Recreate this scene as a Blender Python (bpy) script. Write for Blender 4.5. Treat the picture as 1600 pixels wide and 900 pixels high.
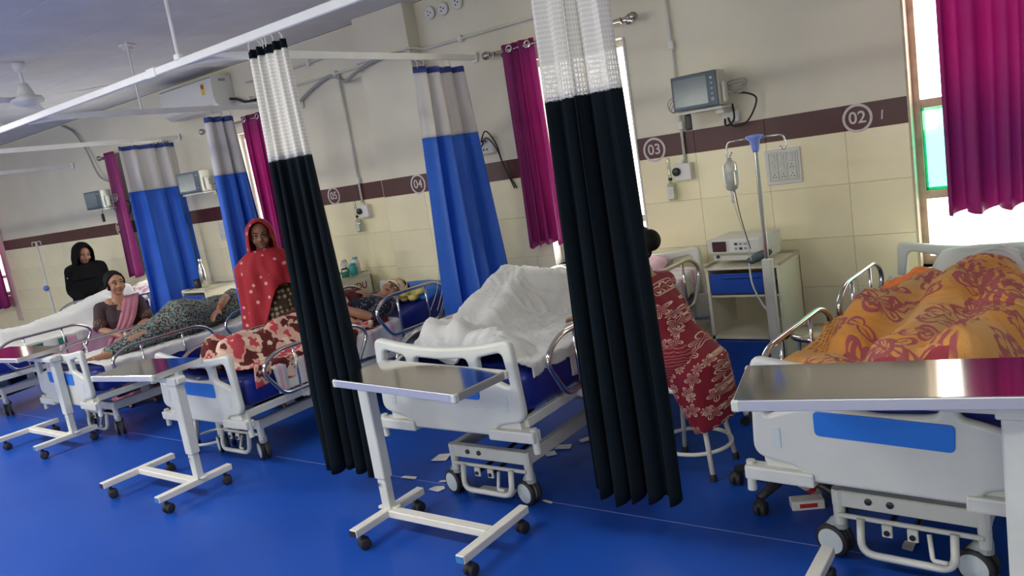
import bpy, bmesh, math, random
import numpy as np
from mathutils import Vector, Matrix, noise
random.seed(7)
PI = math.pi
S = bpy.context.scene
C = S.collection
for o in list(bpy.data.objects): bpy.data.objects.remove(o)

# ------------------------------------------------------------------ camera
yaw, pitch, roll = math.radians(-37.3), math.radians(9.48), math.radians(9.21)
fwd = Vector((math.sin(yaw)*math.cos(pitch), math.cos(yaw)*math.cos(pitch), -math.sin(pitch)))
rgt0 = Vector((math.cos(yaw), -math.sin(yaw), 0)); dwn0 = fwd.cross(rgt0)
rgt = rgt0*math.cos(roll) + dwn0*math.sin(roll); dwn = dwn0*math.cos(roll) - rgt0*math.sin(roll)
cam = bpy.data.cameras.new('camera'); cam.sensor_width = 36; cam.lens = 1202/1600*36; cam.clip_start = .05
co = bpy.data.objects.new('camera', cam); C.objects.link(co)
mw = Matrix((( rgt.x, -dwn.x, -fwd.x, 0), (rgt.y, -dwn.y, -fwd.y, 0), (rgt.z, -dwn.z, -fwd.z, 1.6), (0,0,0,1)))
co.matrix_world = mw
S.camera = co

# ------------------------------------------------------------------ world, lights, exposure
w = bpy.data.worlds.new('sky'); S.world = w; w.use_nodes = True
bgn = w.node_tree.nodes['Background']; bgn.inputs[0].default_value = (1, .97, .92, 1); bgn.inputs[1].default_value = 5.0
S.view_settings.view_transform = 'Standard'; S.view_settings.look = 'None'
S.view_settings.exposure = 0.85; S.view_settings.gamma = 1; S.view_settings.use_curve_mapping = False
FILL_LAMPS = [(-9.6, 0.9, 34), (-6.6, 0.9, 34), (-3.2, 0.6, 20), (0.2, 0.6, 10), (-2.4, -2.2, 14), (-6.6, -2.2, 20)]  # unseen fill lamps added to brighten the ward
D, ZC = 4.63, 2.86          # window wall, ceiling

# ------------------------------------------------------------------ materials
MATS = {}
def mat(name, col, rough=.6, metal=0., spec=.5, noise_amt=0., noise_scale=8., bump=0., bump_scale=60., alpha=1., sheen=0., trans=0., emit=0., aniso=0.):
    if name in MATS: return MATS[name]
    m = bpy.data.materials.new(name); m.use_nodes = True; nt = m.node_tree; b = nt.nodes['Principled BSDF']
    b.inputs['Base Color'].default_value = (*col, 1); b.inputs['Roughness'].default_value = rough
    b.inputs['Metallic'].default_value = metal; b.inputs['Specular IOR Level'].default_value = spec
    if sheen: b.inputs['Sheen Weight'].default_value = sheen
    if trans: b.inputs['Transmission Weight'].default_value = trans
    if alpha < 1: b.inputs['Alpha'].default_value = alpha
    if emit:
        b.inputs['Emission Color'].default_value = (*col, 1); b.inputs['Emission Strength'].default_value = emit
    if noise_amt or bump:
        tc = nt.nodes.new('ShaderNodeTexCoord')
    if noise_amt:
        n = nt.nodes.new('ShaderNodeTexNoise'); n.inputs['Scale'].default_value = noise_scale; n.inputs['Detail'].default_value = 6
        nt.links.new(tc.outputs['Object'], n.inputs['Vector'])
        r = nt.nodes.new('ShaderNodeMapRange'); r.inputs['From Min'].default_value = .3; r.inputs['From Max'].default_value = .7
        r.inputs['To Min'].default_value = 1-noise_amt; r.inputs['To Max'].default_value = 1+noise_amt
        nt.links.new(n.outputs['Fac'], r.inputs['Value'])
        mx = nt.nodes.new('ShaderNodeMix'); mx.data_type = 'RGBA'; mx.blend_type = 'MULTIPLY'; mx.inputs[0].default_value = 1
        mx.inputs[6].default_value = (*col, 1); nt.links.new(r.outputs[0], mx.inputs[7]); nt.links.new(mx.outputs[2], b.inputs['Base Color'])
    if bump:
        n2 = nt.nodes.new('ShaderNodeTexNoise'); n2.inputs['Scale'].default_value = bump_scale; n2.inputs['Detail'].default_value = 4
        nt.links.new(tc.outputs['Object'], n2.inputs['Vector'])
        bp = nt.nodes.new('ShaderNodeBump'); bp.inputs['Strength'].default_value = bump; bp.inputs['Distance'].default_value = .01
        nt.links.new(n2.outputs['Fac'], bp.inputs['Height']); nt.links.new(bp.outputs[0], b.inputs['Normal'])
    MATS[name] = m; return m

class NT:
    """small node-graph helper"""
    def __init__(s, name, rough=.8):
        s.m = bpy.data.materials.new(name); s.m.use_nodes = True; s.t = s.m.node_tree; s.b = s.t.nodes['Principled BSDF']
        s.b.inputs['Roughness'].default_value = rough; MATS[name] = s.m
        s.tc = s.t.nodes.new('ShaderNodeTexCoord')
    def set(s, inp, v):
        if hasattr(v, 'links'): s.t.links.new(v, inp)
        else:
            try: inp.default_value = v
            except Exception: inp.default_value = (*v, 1)
    def math(s, op, a, b=0., c=0.):
        n = s.t.nodes.new('ShaderNodeMath'); n.operation = op
        for i, v in enumerate((a, b, c)): s.set(n.inputs[i], v)
        return n.outputs[0]
    def mix(s, f, a, b, blend='MIX'):
        n = s.t.nodes.new('ShaderNodeMix'); n.data_type = 'RGBA'; n.blend_type = blend
        s.set(n.inputs[0], f); s.set(n.inputs[6], a); s.set(n.inputs[7], b); return n.outputs[2]
    def noise(s, scale, vec=None, detail=3, out='Fac', dist=0.):
        n = s.t.nodes.new('ShaderNodeTexNoise'); n.inputs['Scale'].default_value = scale; n.inputs['Detail'].default_value = detail
        n.inputs['Distortion'].default_value = dist
        s.t.links.new(vec or s.tc.outputs['Object'], n.inputs['Vector']); return n.outputs[out]
    def voro(s, scale, vec=None, feature='F1', out='Distance', rnd=1.):
        n = s.t.nodes.new('ShaderNodeTexVoronoi'); n.feature = feature; n.inputs['Scale'].default_value = scale; n.inputs['Randomness'].default_value = rnd
        s.t.links.new(vec or s.tc.outputs['Object'], n.inputs['Vector']); return n.outputs[out]
    def wave(s, scale, vec=None, dist=2., typ='BANDS', direction='X'):
        n = s.t.nodes.new('ShaderNodeTexWave'); n.wave_type = typ; n.inputs['Scale'].default_value = scale; n.inputs['Distortion'].default_value = dist
        if typ == 'BANDS': n.bands_direction = direction
        s.t.links.new(vec or s.tc.outputs['Object'], n.inputs['Vector']); return n.outputs['Fac']
    def step(s, v, lo, hi):
        n = s.t.nodes.new('ShaderNodeMapRange'); s.set(n.inputs['Value'], v); n.inputs['From Min'].default_value = lo; n.inputs['From Max'].default_value = hi
        return n.outputs[0]
    def xyz(s, vec):
        n = s.t.nodes.new('ShaderNodeSeparateXYZ'); s.t.links.new(vec, n.inputs[0]); return n.outputs
    def base(s, col): s.set(s.b.inputs['Base Color'], col); return s
    def bump(s, h, strength=.3, distn=.01):
        n = s.t.nodes.new('ShaderNodeBump'); n.inputs['Strength'].default_value = strength; n.inputs['Distance'].default_value = distn
        s.t.links.new(h, n.inputs['Height']); s.t.links.new(n.outputs[0], s.b.inputs['Normal']); return s

mat('wall_paint', (.72, .685, .54), .55, noise_amt=.05, noise_scale=2.2, bump=.05, bump_scale=40)
mat('ceiling_board', (.72, .71, .66), .8, noise_amt=.06, noise_scale=3)
mat('joint_dark', (.16, .15, .14), .9)
mat('grout', (.40, .38, .28), .9)
mat('tile_cream', (.88, .81, .53), .25, noise_amt=.05, noise_scale=3)
mat('tile_maroon', (.075, .018, .015), .42, noise_amt=.12, noise_scale=4)
mat('white_paint', (.80, .80, .76), .38, noise_amt=.04)
mat('white_powder', (.62, .635, .57), .35, noise_amt=.05, noise_scale=10)
mat('white_plastic', (.62, .635, .57), .32, noise_amt=.03)
mat('ivory_steel', (.70, .67, .52), .4, noise_amt=.06, noise_scale=6)
mat('steel', (.62, .61, .58), .16, metal=1)
mat('steel_edge', (.74, .73, .70), .38, metal=.8)
mat('pink_plaster', (.62, .46, .42), .7, noise_amt=.08)
mat('steel_tray', (.66, .64, .58), .10, metal=1, bump=.015, bump_scale=3)
mat('rubber', (.018, .018, .02), .6)
mat('black_plastic', (.02, .02, .022), .4)
mat('grey_plastic', (.30, .33, .34), .45)
mat('hub_grey', (.56, .63, .61), .45, noise_amt=.06)
mat('grey_caster', (.33, .37, .37), .5)
mat('blue_panel', (.02, .17, .62), .35)
mat('blue_drawer', (.012, .07, .38), .35, noise_amt=.08)
mat('mattress_blue', (.006, .018, .20), .38, bump=.1, bump_scale=14)
mat('pillow_blue', (.03, .18, .62), .6)
mat('screen', (.20, .25, .25), .12, noise_amt=.06, noise_scale=5)
mat('screen_dark', (.05, .07, .08), .12)
mat('led_dark', (.05, .008, .015), .2)
mat('monitor_bezel', (.08, .12, .15), .4)
mat('cable_black', (.012, .012, .014), .5)
mat('cable_grey', (.34, .34, .33), .5)
mat('chrome_blue', (.12, .2, .55), .3)
mat('knob_blue', (.25, .35, .85), .4)
mat('paper', (.72, .70, .64), .8, noise_amt=.08, noise_scale=30)
mat('skin', (.36, .175, .10), .5, noise_amt=.06, noise_scale=20)
mat('skin_dark', (.26, .12, .07), .5, noise_amt=.06, noise_scale=20)
mat('hair', (.006, .0045, .004), .7, spec=.2, bump=.5, bump_scale=90)
mat('eye_white', (.7, .68, .64), .3)
mat('eye_dark', (.012, .008, .006), .2)
mat('lips', (.24, .07, .06), .5)
mat('bandage', (.76, .62, .36), .85, noise_amt=.1, noise_scale=30, bump=.4, bump_scale=80)
mat('yellow_cloth', (.62, .52, .16), .85, bump=.4, bump_scale=50)
mat('black_cloth', (.005, .005, .006), .9, spec=.12, bump=.3, bump_scale=25)
mat('dark_blouse', (.035, .014, .018), .75, bump=.2, bump_scale=60)
mat('white_cloth', (.62, .62, .59), .85, bump=.25, bump_scale=18, noise_amt=.04)
mat('grey_sheet', (.50, .51, .53), .85, bump=.25, bump_scale=18)
mat('pink_cloth', (.62, .33, .42), .85, bump=.25, bump_scale=18, noise_amt=.05)
mat('pink_light', (.78, .52, .60), .85, bump=.2, bump_scale=18)
mat('green_cloth', (.02, .16, .10), .85, bump=.3, bump_scale=30)
mat('orange_cloth', (.85, .22, .05), .85, bump=.3, bump_scale=30, noise_amt=.15, noise_scale=25)
mat('plaster_white', (.72, .72, .68), .6)
mat('finial', (.45, .40, .34), .25, metal=1)
mat('flask', (.55, .54, .50), .22, metal=1)
mat('teal', (.03, .32, .30), .5)
mat('number_paint', (.62, .56, .54), .7, noise_amt=.1, noise_scale=30)
mat('red_print', (.45, .02, .03), .6)
mat('green_print', (.02, .3, .1), .6)
mat('letters_red', (.25, .03, .02), .6)
mat('label_yellow', (.75, .55, .1), .6)
mat('label_red', (.45, .08, .04), .6)
mat('frame_alu', (.58, .54, .45), .4)
mat('worn_frame', (.52, .42, .30), .6, noise_amt=.2, noise_scale=14)
mat('fill_lamp_face', (1, .98, .94), .5, emit=6)  # glowing face of the added fill lamps
mat('teal_plastic', (.10, .45, .45), .4)
mat('bumper_blue', (.05, .22, .48), .4)
mat('teal_dark', (.07, .10, .10), .6)
mat('fluid', (.75, .76, .72), .05, trans=.85)
mat('bottle_plastic', (.8, .8, .77), .15, trans=.6)
mat('tube_clear', (.55, .55, .5), .3)

# vinyl floor with fine fleck
n = NT('vinyl_floor', .34)
fl = n.noise(180, detail=2); big = n.noise(1.1, detail=3)
c1 = n.mix(n.step(fl, .35, .65), (.007, .050, .31), (.012, .075, .41))
c2 = n.mix(n.step(big, .3, .75), c1, (.016, .088, .44))
n.base(c2); n.bump(n.noise(220), .04); n.b.inputs['Specular IOR Level'].default_value = .22
mat('seam', (.20, .26, .55), .6)

# see-through netting: a grid of threads, the rest is open
def netting(name, col, pitch_, thread, open_):
    n = NT(name, .85); u = n.xyz(n.tc.outputs['UV'])
    fu = n.math('FRACT', n.math('MULTIPLY', u[0], 1/pitch_)); fv = n.math('FRACT', n.math('MULTIPLY', u[1], 1/pitch_))
    hole = n.math('MULTIPLY', n.math('GREATER_THAN', fu, thread), n.math('GREATER_THAN', fv, thread))
    n.base(col); n.set(n.b.inputs['Alpha'], n.math('SUBTRACT', 1, n.math('MULTIPLY', hole, open_)))
    return n.m
netting('net_white', (.80, .78, .70), .017, .34, .22)
netting('net_grey', (.70, .69, .67), .012, .5, .12)
def cloth(name, col, col2=None, rough=.7, thin=0., wr=.25, sc=5):
    n = NT(name, rough)
    k = n.step(n.noise(sc, detail=5), .3, .7)
    n.base(n.mix(k, col, col2 or tuple(c*.85 for c in col)))
    n.bump(n.noise(26, detail=3, dist=1.), wr, .01)
    if thin:      # daylight shining through thin cloth
        tr = n.t.nodes.new('ShaderNodeBsdfTranslucent'); tr.inputs[0].default_value = (*col, 1)
        mx = n.t.nodes.new('ShaderNodeMixShader'); mx.inputs[0].default_value = thin
        out = n.t.nodes['Material Output']
        n.t.links.new(n.b.outputs[0], mx.inputs[1]); n.t.links.new(tr.outputs[0], mx.inputs[2]); n.t.links.new(mx.outputs[0], out.inputs[0])
    return n.m
cloth('curtain_navy', (.0032, .0068, .010), (.0042, .0085, .013), .85, wr=.06); MATS['curtain_navy'].node_tree.nodes['Principled BSDF'].inputs['Specular IOR Level'].default_value = .12
cloth('curtain_blue', (.026, .15, .70), (.036, .18, .78), .55, thin=.15, wr=.12)
cloth('hem_blue', (.03, .06, .26), None, .6)
cloth('curtain_magenta', (.40, .035, .24), (.30, .035, .20), .5, thin=.5, wr=.5, sc=3)

# --- prints
n = NT('kurta_floral', .8)           # pale outlined flowers on red
def flower_lines(n, u, v_, scale, R, wd, rnd=.7, petals=2.5, off=0.):
    cb = n.t.nodes.new('ShaderNodeCombineXYZ'); n.set(cb.inputs[0], n.math('ADD', u, off)); n.set(cb.inputs[1], n.math('ADD', v_, off*.7))
    vo = n.t.nodes.new('ShaderNodeTexVoronoi'); vo.voronoi_dimensions = '2D'; vo.inputs['Scale'].default_value = scale; vo.inputs['Randomness'].default_value = rnd
    n.t.links.new(cb.outputs[0], vo.inputs['Vector'])
    sb = n.t.nodes.new('ShaderNodeVectorMath'); sb.operation = 'SUBTRACT'; n.t.links.new(cb.outputs[0], sb.inputs[0]); n.t.links.new(vo.outputs['Position'], sb.inputs[1])
    q = n.xyz(sb.outputs[0]); th = n.math('ARCTAN2', q[1], q[0]); d = n.math('SQRT', n.math('ADD', n.math('MULTIPLY', q[0], q[0]), n.math('MULTIPLY', q[1], q[1])))
    th = n.math('ADD', th, n.math('MULTIPLY', n.xyz(vo.outputs['Color'])[0], 3.))
    r = n.math('MULTIPLY', n.math('ADD', .22, n.math('MULTIPLY', .78, n.math('ABSOLUTE', n.math('COSINE', n.math('MULTIPLY', th, petals))))), R)
    line = n.math('LESS_THAN', n.math('ABSOLUTE', n.math('SUBTRACT', d, r)), wd)
    rib = n.math('MULTIPLY', n.math('LESS_THAN', d, n.math('MULTIPLY', r, .8)), n.math('GREATER_THAN', n.math('ABSOLUTE', n.math('COSINE', n.math('MULTIPLY', th, petals))), .985))
    return n.math('MAXIMUM', line, rib)
ob = n.xyz(n.tc.outputs['Object'])
fa = flower_lines(n, ob[1], ob[2], 12.5, .031, .0026, .6); fb_ = flower_lines(n, ob[1], ob[2], 11, .020, .0022, .9, 4., .37)
n.base(n.mix(n.math('MAXIMUM', fa, fb_), (.22, .006, .020), (.70, .50, .38))); n.bump(n.noise(20), .2)
n = NT('salwar_wavy', .8); n.base(n.mix(n.step(n.wave(22, dist=5., direction='Z'), .78, .92), (.20, .006, .018), (.42, .13, .12)))
n = NT('green_print_dress', .85)
v1 = n.voro(55, out='Distance'); v2 = n.voro(24, out='Color')
base = n.mix(n.step(n.noise(60, detail=3), .45, .55), (.012, .022, .018), (.17, .22, .19))
base = n.mix(n.step(n.voro(38), .26, .18), base, (.30, .06, .10)); n.base(n.mix(n.step(n.voro(47), .22, .14), base, (.45, .48, .42))); n.bump(n.noise(20), .3)
n = NT('red_shawl', .75)
n.base(n.mix(n.step(n.voro(15, rnd=.9), .24, .17), (.36, .010, .020), (.66, .34, .30))); n.bump(n.noise(18), .25)
n = NT('dotted_skirt', .8)
n.base(n.mix(n.step(n.voro(26, rnd=.3), .42, .34), (.045, .026, .014), (.40, .33, .19))); n.bump(n.noise(18), .25)
n = NT('blanket_floral', .95)
nv = n.noise(8.5, detail=2.); nv2 = n.noise(10.3, detail=2.)
c = n.mix(n.step(nv, .46, .48), (.11, .014, .012), (.66, .40, .31))
c = n.mix(n.step(nv, .565, .575), c, (.52, .06, .08)); n.base(n.mix(n.step(nv2, .58, .59), c, (.74, .56, .42))); n.bump(n.noise(120), .4)
n = NT('blanket_maroon', .95); n.base(n.mix(n.step(n.noise(6), .4, .6), (.085, .008, .008), (.13, .014, .010))); n.bump(n.noise(120), .4)
n = NT('orange_blanket', .9)
uv = n.tc.outputs['UV']; ux = n.xyz(uv)
ro = flower_lines(n, ux[0], ux[1], 3.6, .10, .010, .8, 2.5); ro2 = flower_lines(n, ux[0], ux[1], 3.6, .06, .009, .8, 1.5); ro3 = flower_lines(n, ux[0], ux[1], 6.5, .055, .008, 1., 1., .41)
swirl = n.math('MULTIPLY', n.step(n.noise(4.5, uv, detail=1), .56, .58), n.step(n.wave(9, uv, dist=7.), .35, .45))
band = n.math('MULTIPLY', n.math('LESS_THAN', ux[1], .075), n.math('GREATER_THAN', n.math('FRACT', n.math('MULTIPLY', ux[0], 6.5)), .5))
dots = n.math('MULTIPLY', n.math('LESS_THAN', ux[0], .30), n.step(n.voro(48, uv, rnd=.1), .34, .26))
dots = n.math('MULTIPLY', dots, n.math('GREATER_THAN', ux[1], .35))
c = n.mix(n.step(n.noise(3.2, uv), .4, .6), (.74, .32, .06), (.60, .36, .14))
c = n.mix(n.math('MULTIPLY', n.math('MAXIMUM', n.math('MAXIMUM', ro, ro2), n.math('MAXIMUM', ro3, swirl)), n.math('GREATER_THAN', ux[0], .28)), c, (.42, .10, .10)); c = n.mix(dots, c, (.34, .10, .02)); n.base(n.mix(band, c, (.38, .05, .065))); n.bump(n.noise(90), .3)
n = NT('sari_pink', .75); n.base(n.mix(n.step(n.noise(5), .4, .6), (.34, .12, .17), (.42, .17, .21))); n.bump(n.noise(22), .3)
n = NT('gold_trim', .7); n.base(n.mix(n.step(n.voro(60), .3, .2), (.05, .02, .02), (.40, .26, .12)))
n = NT('navy_print', .8); n.base(n.mix(n.step(n.voro(45), .25, .18), (.012, .014, .04), (.42, .40, .42)))
n = NT('pillow_print', .85); n.base(n.mix(n.step(n.noise(14, detail=1), .56, .6), (.72, .68, .66), (.55, .25, .32)))
n = NT('bed_check', .85); n.base(n.mix(n.step(n.wave(1.6, direction='Y', dist=.3), .93, .95), (.66, .65, .62), (.66, .40, .50)))
# panes
def pane_mat(name, col, gl=.08):
    m = bpy.data.materials.new(name); m.use_nodes = True; t = m.node_tree; t.nodes.clear()
    out = t.nodes.new('ShaderNodeOutputMaterial'); a = t.nodes.new('ShaderNodeBsdfTransparent'); a.inputs[0].default_value = (*col, 1)
    g = t.nodes.new('ShaderNodeBsdfGlossy'); g.inputs['Roughness'].default_value = .05
    x = t.nodes.new('ShaderNodeMixShader'); x.inputs[0].default_value = gl
    t.links.new(a.outputs[0], x.inputs[1]); t.links.new(g.outputs[0], x.inputs[2]); t.links.new(x.outputs[0], out.inputs[0]); MATS[name] = m
pane_mat('glass_clear', (.97, .97, .95)); pane_mat('glass_green', (.30, .80, .66)); pane_mat('glass_green_edge', (.05, .40, .26)); pane_mat('glass_flow', (.8, .85, .8), .15)

# ------------------------------------------------------------------ geometry helpers
V = Vector
def NB(): return bmesh.new()
def obj(name, bm, m, parent=None, smooth=False, **props):
    if isinstance(bm, bpy.types.Mesh): me = bm
    else:
        me = bpy.data.meshes.new(name); bmesh.ops.recalc_face_normals(bm, faces=bm.faces[:]) ; bm.to_mesh(me); bm.free()
    me.name = name
    if m:
        me.materials.clear(); me.materials.append(MATS[m])
    if smooth:
        me.polygons.foreach_set('use_smooth', [True]*len(me.polygons))
    o = bpy.data.objects.new(name, me); C.objects.link(o)
    if parent: o.parent = parent
    for k, v in props.items(): o[k] = v
    return o
def tag(o, label, cat, group=None):
    o['label'] = label; o['category'] = cat
    if group: o['group'] = group
    return o
def thing(name, loc, label, cat, group=None, rz=0):
    o = bpy.data.objects.new(name, None); C.objects.link(o); o.empty_display_size = .1
    o.location = loc; o.rotation_euler = (0, 0, rz); return tag(o, label, cat, group)
def struct(name, bm, m, parent=None):
    o = obj(name, bm, m, parent)
    if not parent: o['kind'] = 'structure'
    return o
def box(bm, c, s, rot=None, bev=0., seg=2):
    r = bmesh.ops.create_cube(bm, size=1.); vs = r['verts']
    M = Matrix.Translation(c) @ (rot.to_4x4() if rot else Matrix()) @ Matrix.Diagonal((*s, 1))
    bmesh.ops.transform(bm, matrix=M, verts=vs)
    if bev:
        es = list({e for v in vs for e in v.link_edges})
        bmesh.ops.bevel(bm, geom=es, offset=bev, segments=seg, affect='EDGES', profile=.6)
    return bm
def RZ(a): return Matrix.Rotation(a, 3, 'Z')
def RX(a): return Matrix.Rotation(a, 3, 'X')
def RY(a): return Matrix.Rotation(a, 3, 'Y')
def B(c, s, rot=None, bev=0., seg=2): return box(NB(), c, s, rot, bev, seg)
def tube(bm, pts, r, seg=10, closed=False, cap=True, sq=None):
    """sweep; r number or list; sq=(a,b) elliptical half sizes"""
    pts = [V(p) for p in pts]; n = len(pts); rings = []
    up = None
    for i, p in enumerate(pts):
        a = pts[(i-1) % n] if closed or i > 0 else p; b = pts[(i+1) % n] if closed or i < n-1 else p
        t = (b-a).normalized()
        if up is None:
            up = V((0, 0, 1)) if abs(t.z) < .9 else V((0, 1, 0))
        s = t.cross(up); s = s.normalized() if s.length > 1e-6 else V((1, 0, 0)); up = s.cross(t).normalized()
        rr = r[i] if isinstance(r, (list, tuple)) else r
        rings.append([bm.verts.new(p + (s*math.cos(2*PI*k/seg) + up*math.sin(2*PI*k/seg))*rr) for k in range(seg)])
    m = n if closed else n-1
    for i in range(m):
        A, Bq = rings[i], rings[(i+1) % n]
        for k in range(seg): bm.faces.new((A[k], A[(k+1) % seg], Bq[(k+1) % seg], Bq[k]))
    if cap and not closed:
        bm.faces.new(rings[0][::-1]); bm.faces.new(rings[-1])
    return bm
def spline(pts, n=8, closed=False):
    pts = [V(p) for p in pts]; N = len(pts); out = []
    rng = range(N if closed else N-1)
    for i in rng:
        if closed: p0, p1, p2, p3 = (pts[(i+k) % N] for k in (-1, 0, 1, 2))
        else: p0, p1, p2, p3 = pts[max(i-1, 0)], pts[i], pts[i+1], pts[min(i+2, N-1)]
        for j in range(n):
            t = j/n
            out.append(.5*((2*p1)+(p2-p0)*t+(2*p0-5*p1+4*p2-p3)*t*t+(3*p1-p0-3*p2+p3)*t**3))
    if not closed: out.append(pts[-1])
    return out
def fillet(pts, r, n=5, closed=False):
    """round the corners of a polyline"""
    pts = [V(p) for p in pts]; N = len(pts); out = []
    for i, p in enumerate(pts):
        if not closed and i in (0, N-1): out.append(p); continue
        a, b = pts[i-1], pts[(i+1) % N]; u = (a-p); v_ = (b-p)
        rr = min(r[i] if isinstance(r, (list, tuple)) else r, u.length*.49, v_.length*.49)
        A, Bq = p+u.normalized()*rr, p+v_.normalized()*rr
        for k in range(n+1):
            t = k/n; out.append(A*(1-t)**2 + p*2*t*(1-t) + Bq*t*t)
    return out
def lathe(bm, prof, seg=20, o=(0, 0, 0), M=None):
    rings = []; o = V(o)
    for r, z in prof:
        ring = []
        for k in range(seg):
            p = V((r*math.cos(2*PI*k/seg), r*math.sin(2*PI*k/seg), z))
            if M: p = M @ p
            ring.append(bm.verts.new(o+p))
        rings.append(ring)
    for A, Bq in zip(rings, rings[1:]):
        for k in range(seg): bm.faces.new((A[k], A[(k+1) % seg], Bq[(k+1) % seg], Bq[k]))
    bm.faces.new(rings[0][::-1]); bm.faces.new(rings[-1]); return bm
def cyl(bm, p0, p1, r0, r1=None, seg=16): return tube(bm, [p0, p1], [r0, r0 if r1 is None else r1], seg)
def ell(bm, c, r, rot=None, seg=16):
    res = bmesh.ops.create_uvsphere(bm, u_segments=seg, v_segments=max(8, seg*2//3), radius=1.)
    M = Matrix.Translation(c) @ (rot.to_4x4() if rot else Matrix()) @ Matrix.Diagonal((*r, 1))
    bmesh.ops.transform(bm, matrix=M, verts=res['verts']); return bm
def limb(bm, chain, seg=12):
    """closed tapering tube with rounded ends: chain of (point, radius)"""
    pts = [V(p) for p, r in chain]; rs = [r for p, r in chain]
    d0 = (pts[0]-pts[1]).normalized(); d1 = (pts[-1]-pts[-2]).normalized()
    P = [pts[0]+d0*rs[0]*.95, pts[0]+d0*rs[0]*.6] + pts + [pts[-1]+d1*rs[-1]*.6, pts[-1]+d1*rs[-1]*.95]
    R = [rs[0]*.3, rs[0]*.8] + rs + [rs[-1]*.8, rs[-1]*.3]
    return tube(bm, P, R, seg)
def loft(bm, rings, seg=40, fold=0., k=9, ph=0., cap=True):
    """rings: (centre, axis1, axis2[, fold scale]) -> closed skin; folds ripple the radius"""
    L = []
    for i, rg in enumerate(rings):
        c, a, b = V(rg[0]), V(rg[1]), V(rg[2]); f = fold*(rg[3] if len(rg) > 3 else 1.)
        ring = []
        for j in range(seg):
            t = 2*PI*j/seg
            m = 1 + f*(math.sin(k*t+ph+.3*i*.2)+.6*math.sin((k*1.7//1)*t+1.3+ph))
            ring.append(bm.verts.new(c+(a*math.cos(t)+b*math.sin(t))*m))
        L.append(ring)
    for A, Bq in zip(L, L[1:]):
        for j in range(seg): bm.faces.new((A[j], A[(j+1) % seg], Bq[(j+1) % seg], Bq[j]))
    if cap: bm.faces.new(L[0][::-1]); bm.faces.new(L[-1])
    return bm
def bake(o):
    bpy.context.view_layer.update(); dg = bpy.context.evaluated_depsgraph_get()
    me = bpy.data.meshes.new_from_object(o.evaluated_get(dg)); d = o.data
    bpy.data.objects.remove(o); return me
def remesh(bm, voxel=.01, smooth=4, fac=.5):
    me = bpy.data.meshes.new('tmp'); bmesh.ops.recalc_face_normals(bm, faces=bm.faces[:]); bm.to_mesh(me); bm.free()
    o = bpy.data.objects.new('tmp', me); C.objects.link(o)
    md = o.modifiers.new('r', 'REMESH'); md.mode = 'VOXEL'; md.voxel_size = voxel; md.adaptivity = 0
    if smooth:
        sm = o.modifiers.new('s', 'SMOOTH'); sm.iterations = smooth; sm.factor = fac
    return bake(o)
def plate(loops, thick, bev=.004, res=2):
    """flat shape with holes (first loop outer) in XY -> mesh standing in XZ, front towards -Y"""
    cu = bpy.data.curves.new('c', 'CURVE'); cu.dimensions = '2D'; cu.fill_mode = 'BOTH'; cu.extrude = max(thick/2-bev, .0003); cu.bevel_depth = bev; cu.bevel_resolution = res; cu.offset = -bev
    for lp in loops:
        s = cu.splines.new('POLY'); s.points.add(len(lp)-1); s.use_cyclic_u = True
        for q, p in zip(s.points, lp): q.co = (p[0], p[1], 0, 1)
    o = bpy.data.objects.new('c', cu); C.objects.link(o); me = bake(o)
    me.transform(Matrix.Rotation(PI/2, 4, 'X')); return me
def text(s, size, ext=.001):
    cu = bpy.data.curves.new('t', 'FONT'); cu.body = s; cu.size = size; cu.extrude = ext; cu.align_x = 'CENTER'; cu.align_y = 'CENTER'; cu.offset = size*.012
    o = bpy.data.objects.new('t', cu); C.objects.link(o); me = bake(o); me.transform(Matrix.Rotation(PI/2, 4, 'X')); return me
def circ(r, n=28, c=(0, 0)): return [(c[0]+r*math.cos(2*PI*k/n), c[1]+r*math.sin(2*PI*k/n)) for k in range(n)]
def copy_tree(o, parent=None):
    c = o.copy(); C.objects.link(c); c.parent = parent
    for ch in [x for x in o.children]: copy_tree(ch, c)
    return c
def grid_mesh(P, closed_u=False, uv=None):
    """P[i][j] points -> bm with uv layer"""
    bm = NB(); vs = [[bm.verts.new(p) for p in row] for row in P]; lay = bm.loops.layers.uv.new('UVMap')
    for i in range(len(P)-1):
        for j in range(len(P[0])-1):
            f = bm.faces.new((vs[i][j], vs[i][j+1], vs[i+1][j+1], vs[i+1][j])); f.smooth = True
            if uv:
                for l, (a, b) in zip(f.loops, ((i, j), (i, j+1), (i+1, j+1), (i+1, j))): l[lay].uv = uv[a][b]
    return bm
def solid(o, t):
    md = o.modifiers.new('thick', 'SOLIDIFY'); md.thickness = t; md.offset = 0; return o
#==PARTS==
# ------------------------------------------------------------------ structure
X0, X1, Y0 = -14.0, 3.2, -4.2
floor = struct('floor', B(((X0+X1)/2, (Y0+D)/2+.1, -.05), (X1-X0, D-Y0+.4, .1)), 'vinyl_floor')
for i, y in enumerate((2.71, .72)):
    obj('weld_seam', B(((X0+X1)/2, y, .0004), (X1-X0, .0035, .0012)), 'seam', floor)
WIN = [(-13.7, -12.72, .79, 2.24), (-8.6, -7.8, .79, 2.24), (-6.6, -5.85, .79, 2.24), (-3.1, -2.32, .79, 2.24), (-.73, .5, .66, 2.36)]
TH = .22
PIL = (-4.58, -4.03, 4.50)
bm = NB(); ed = sorted({X0, X1} | {a for q in WIN for a in q[:2]}); FY = D+.006
for a, b in zip(ed, ed[1:]):
    h = [q for q in WIN if q[0] <= a and b <= q[1]]
    zs = [(0, ZC)] if not h else [(0, h[0][2]), (h[0][3], ZC)]
    for z0, z1 in zs: box(bm, ((a+b)/2, FY+TH/2, (z0+z1)/2), (b-a, TH, z1-z0))
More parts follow.
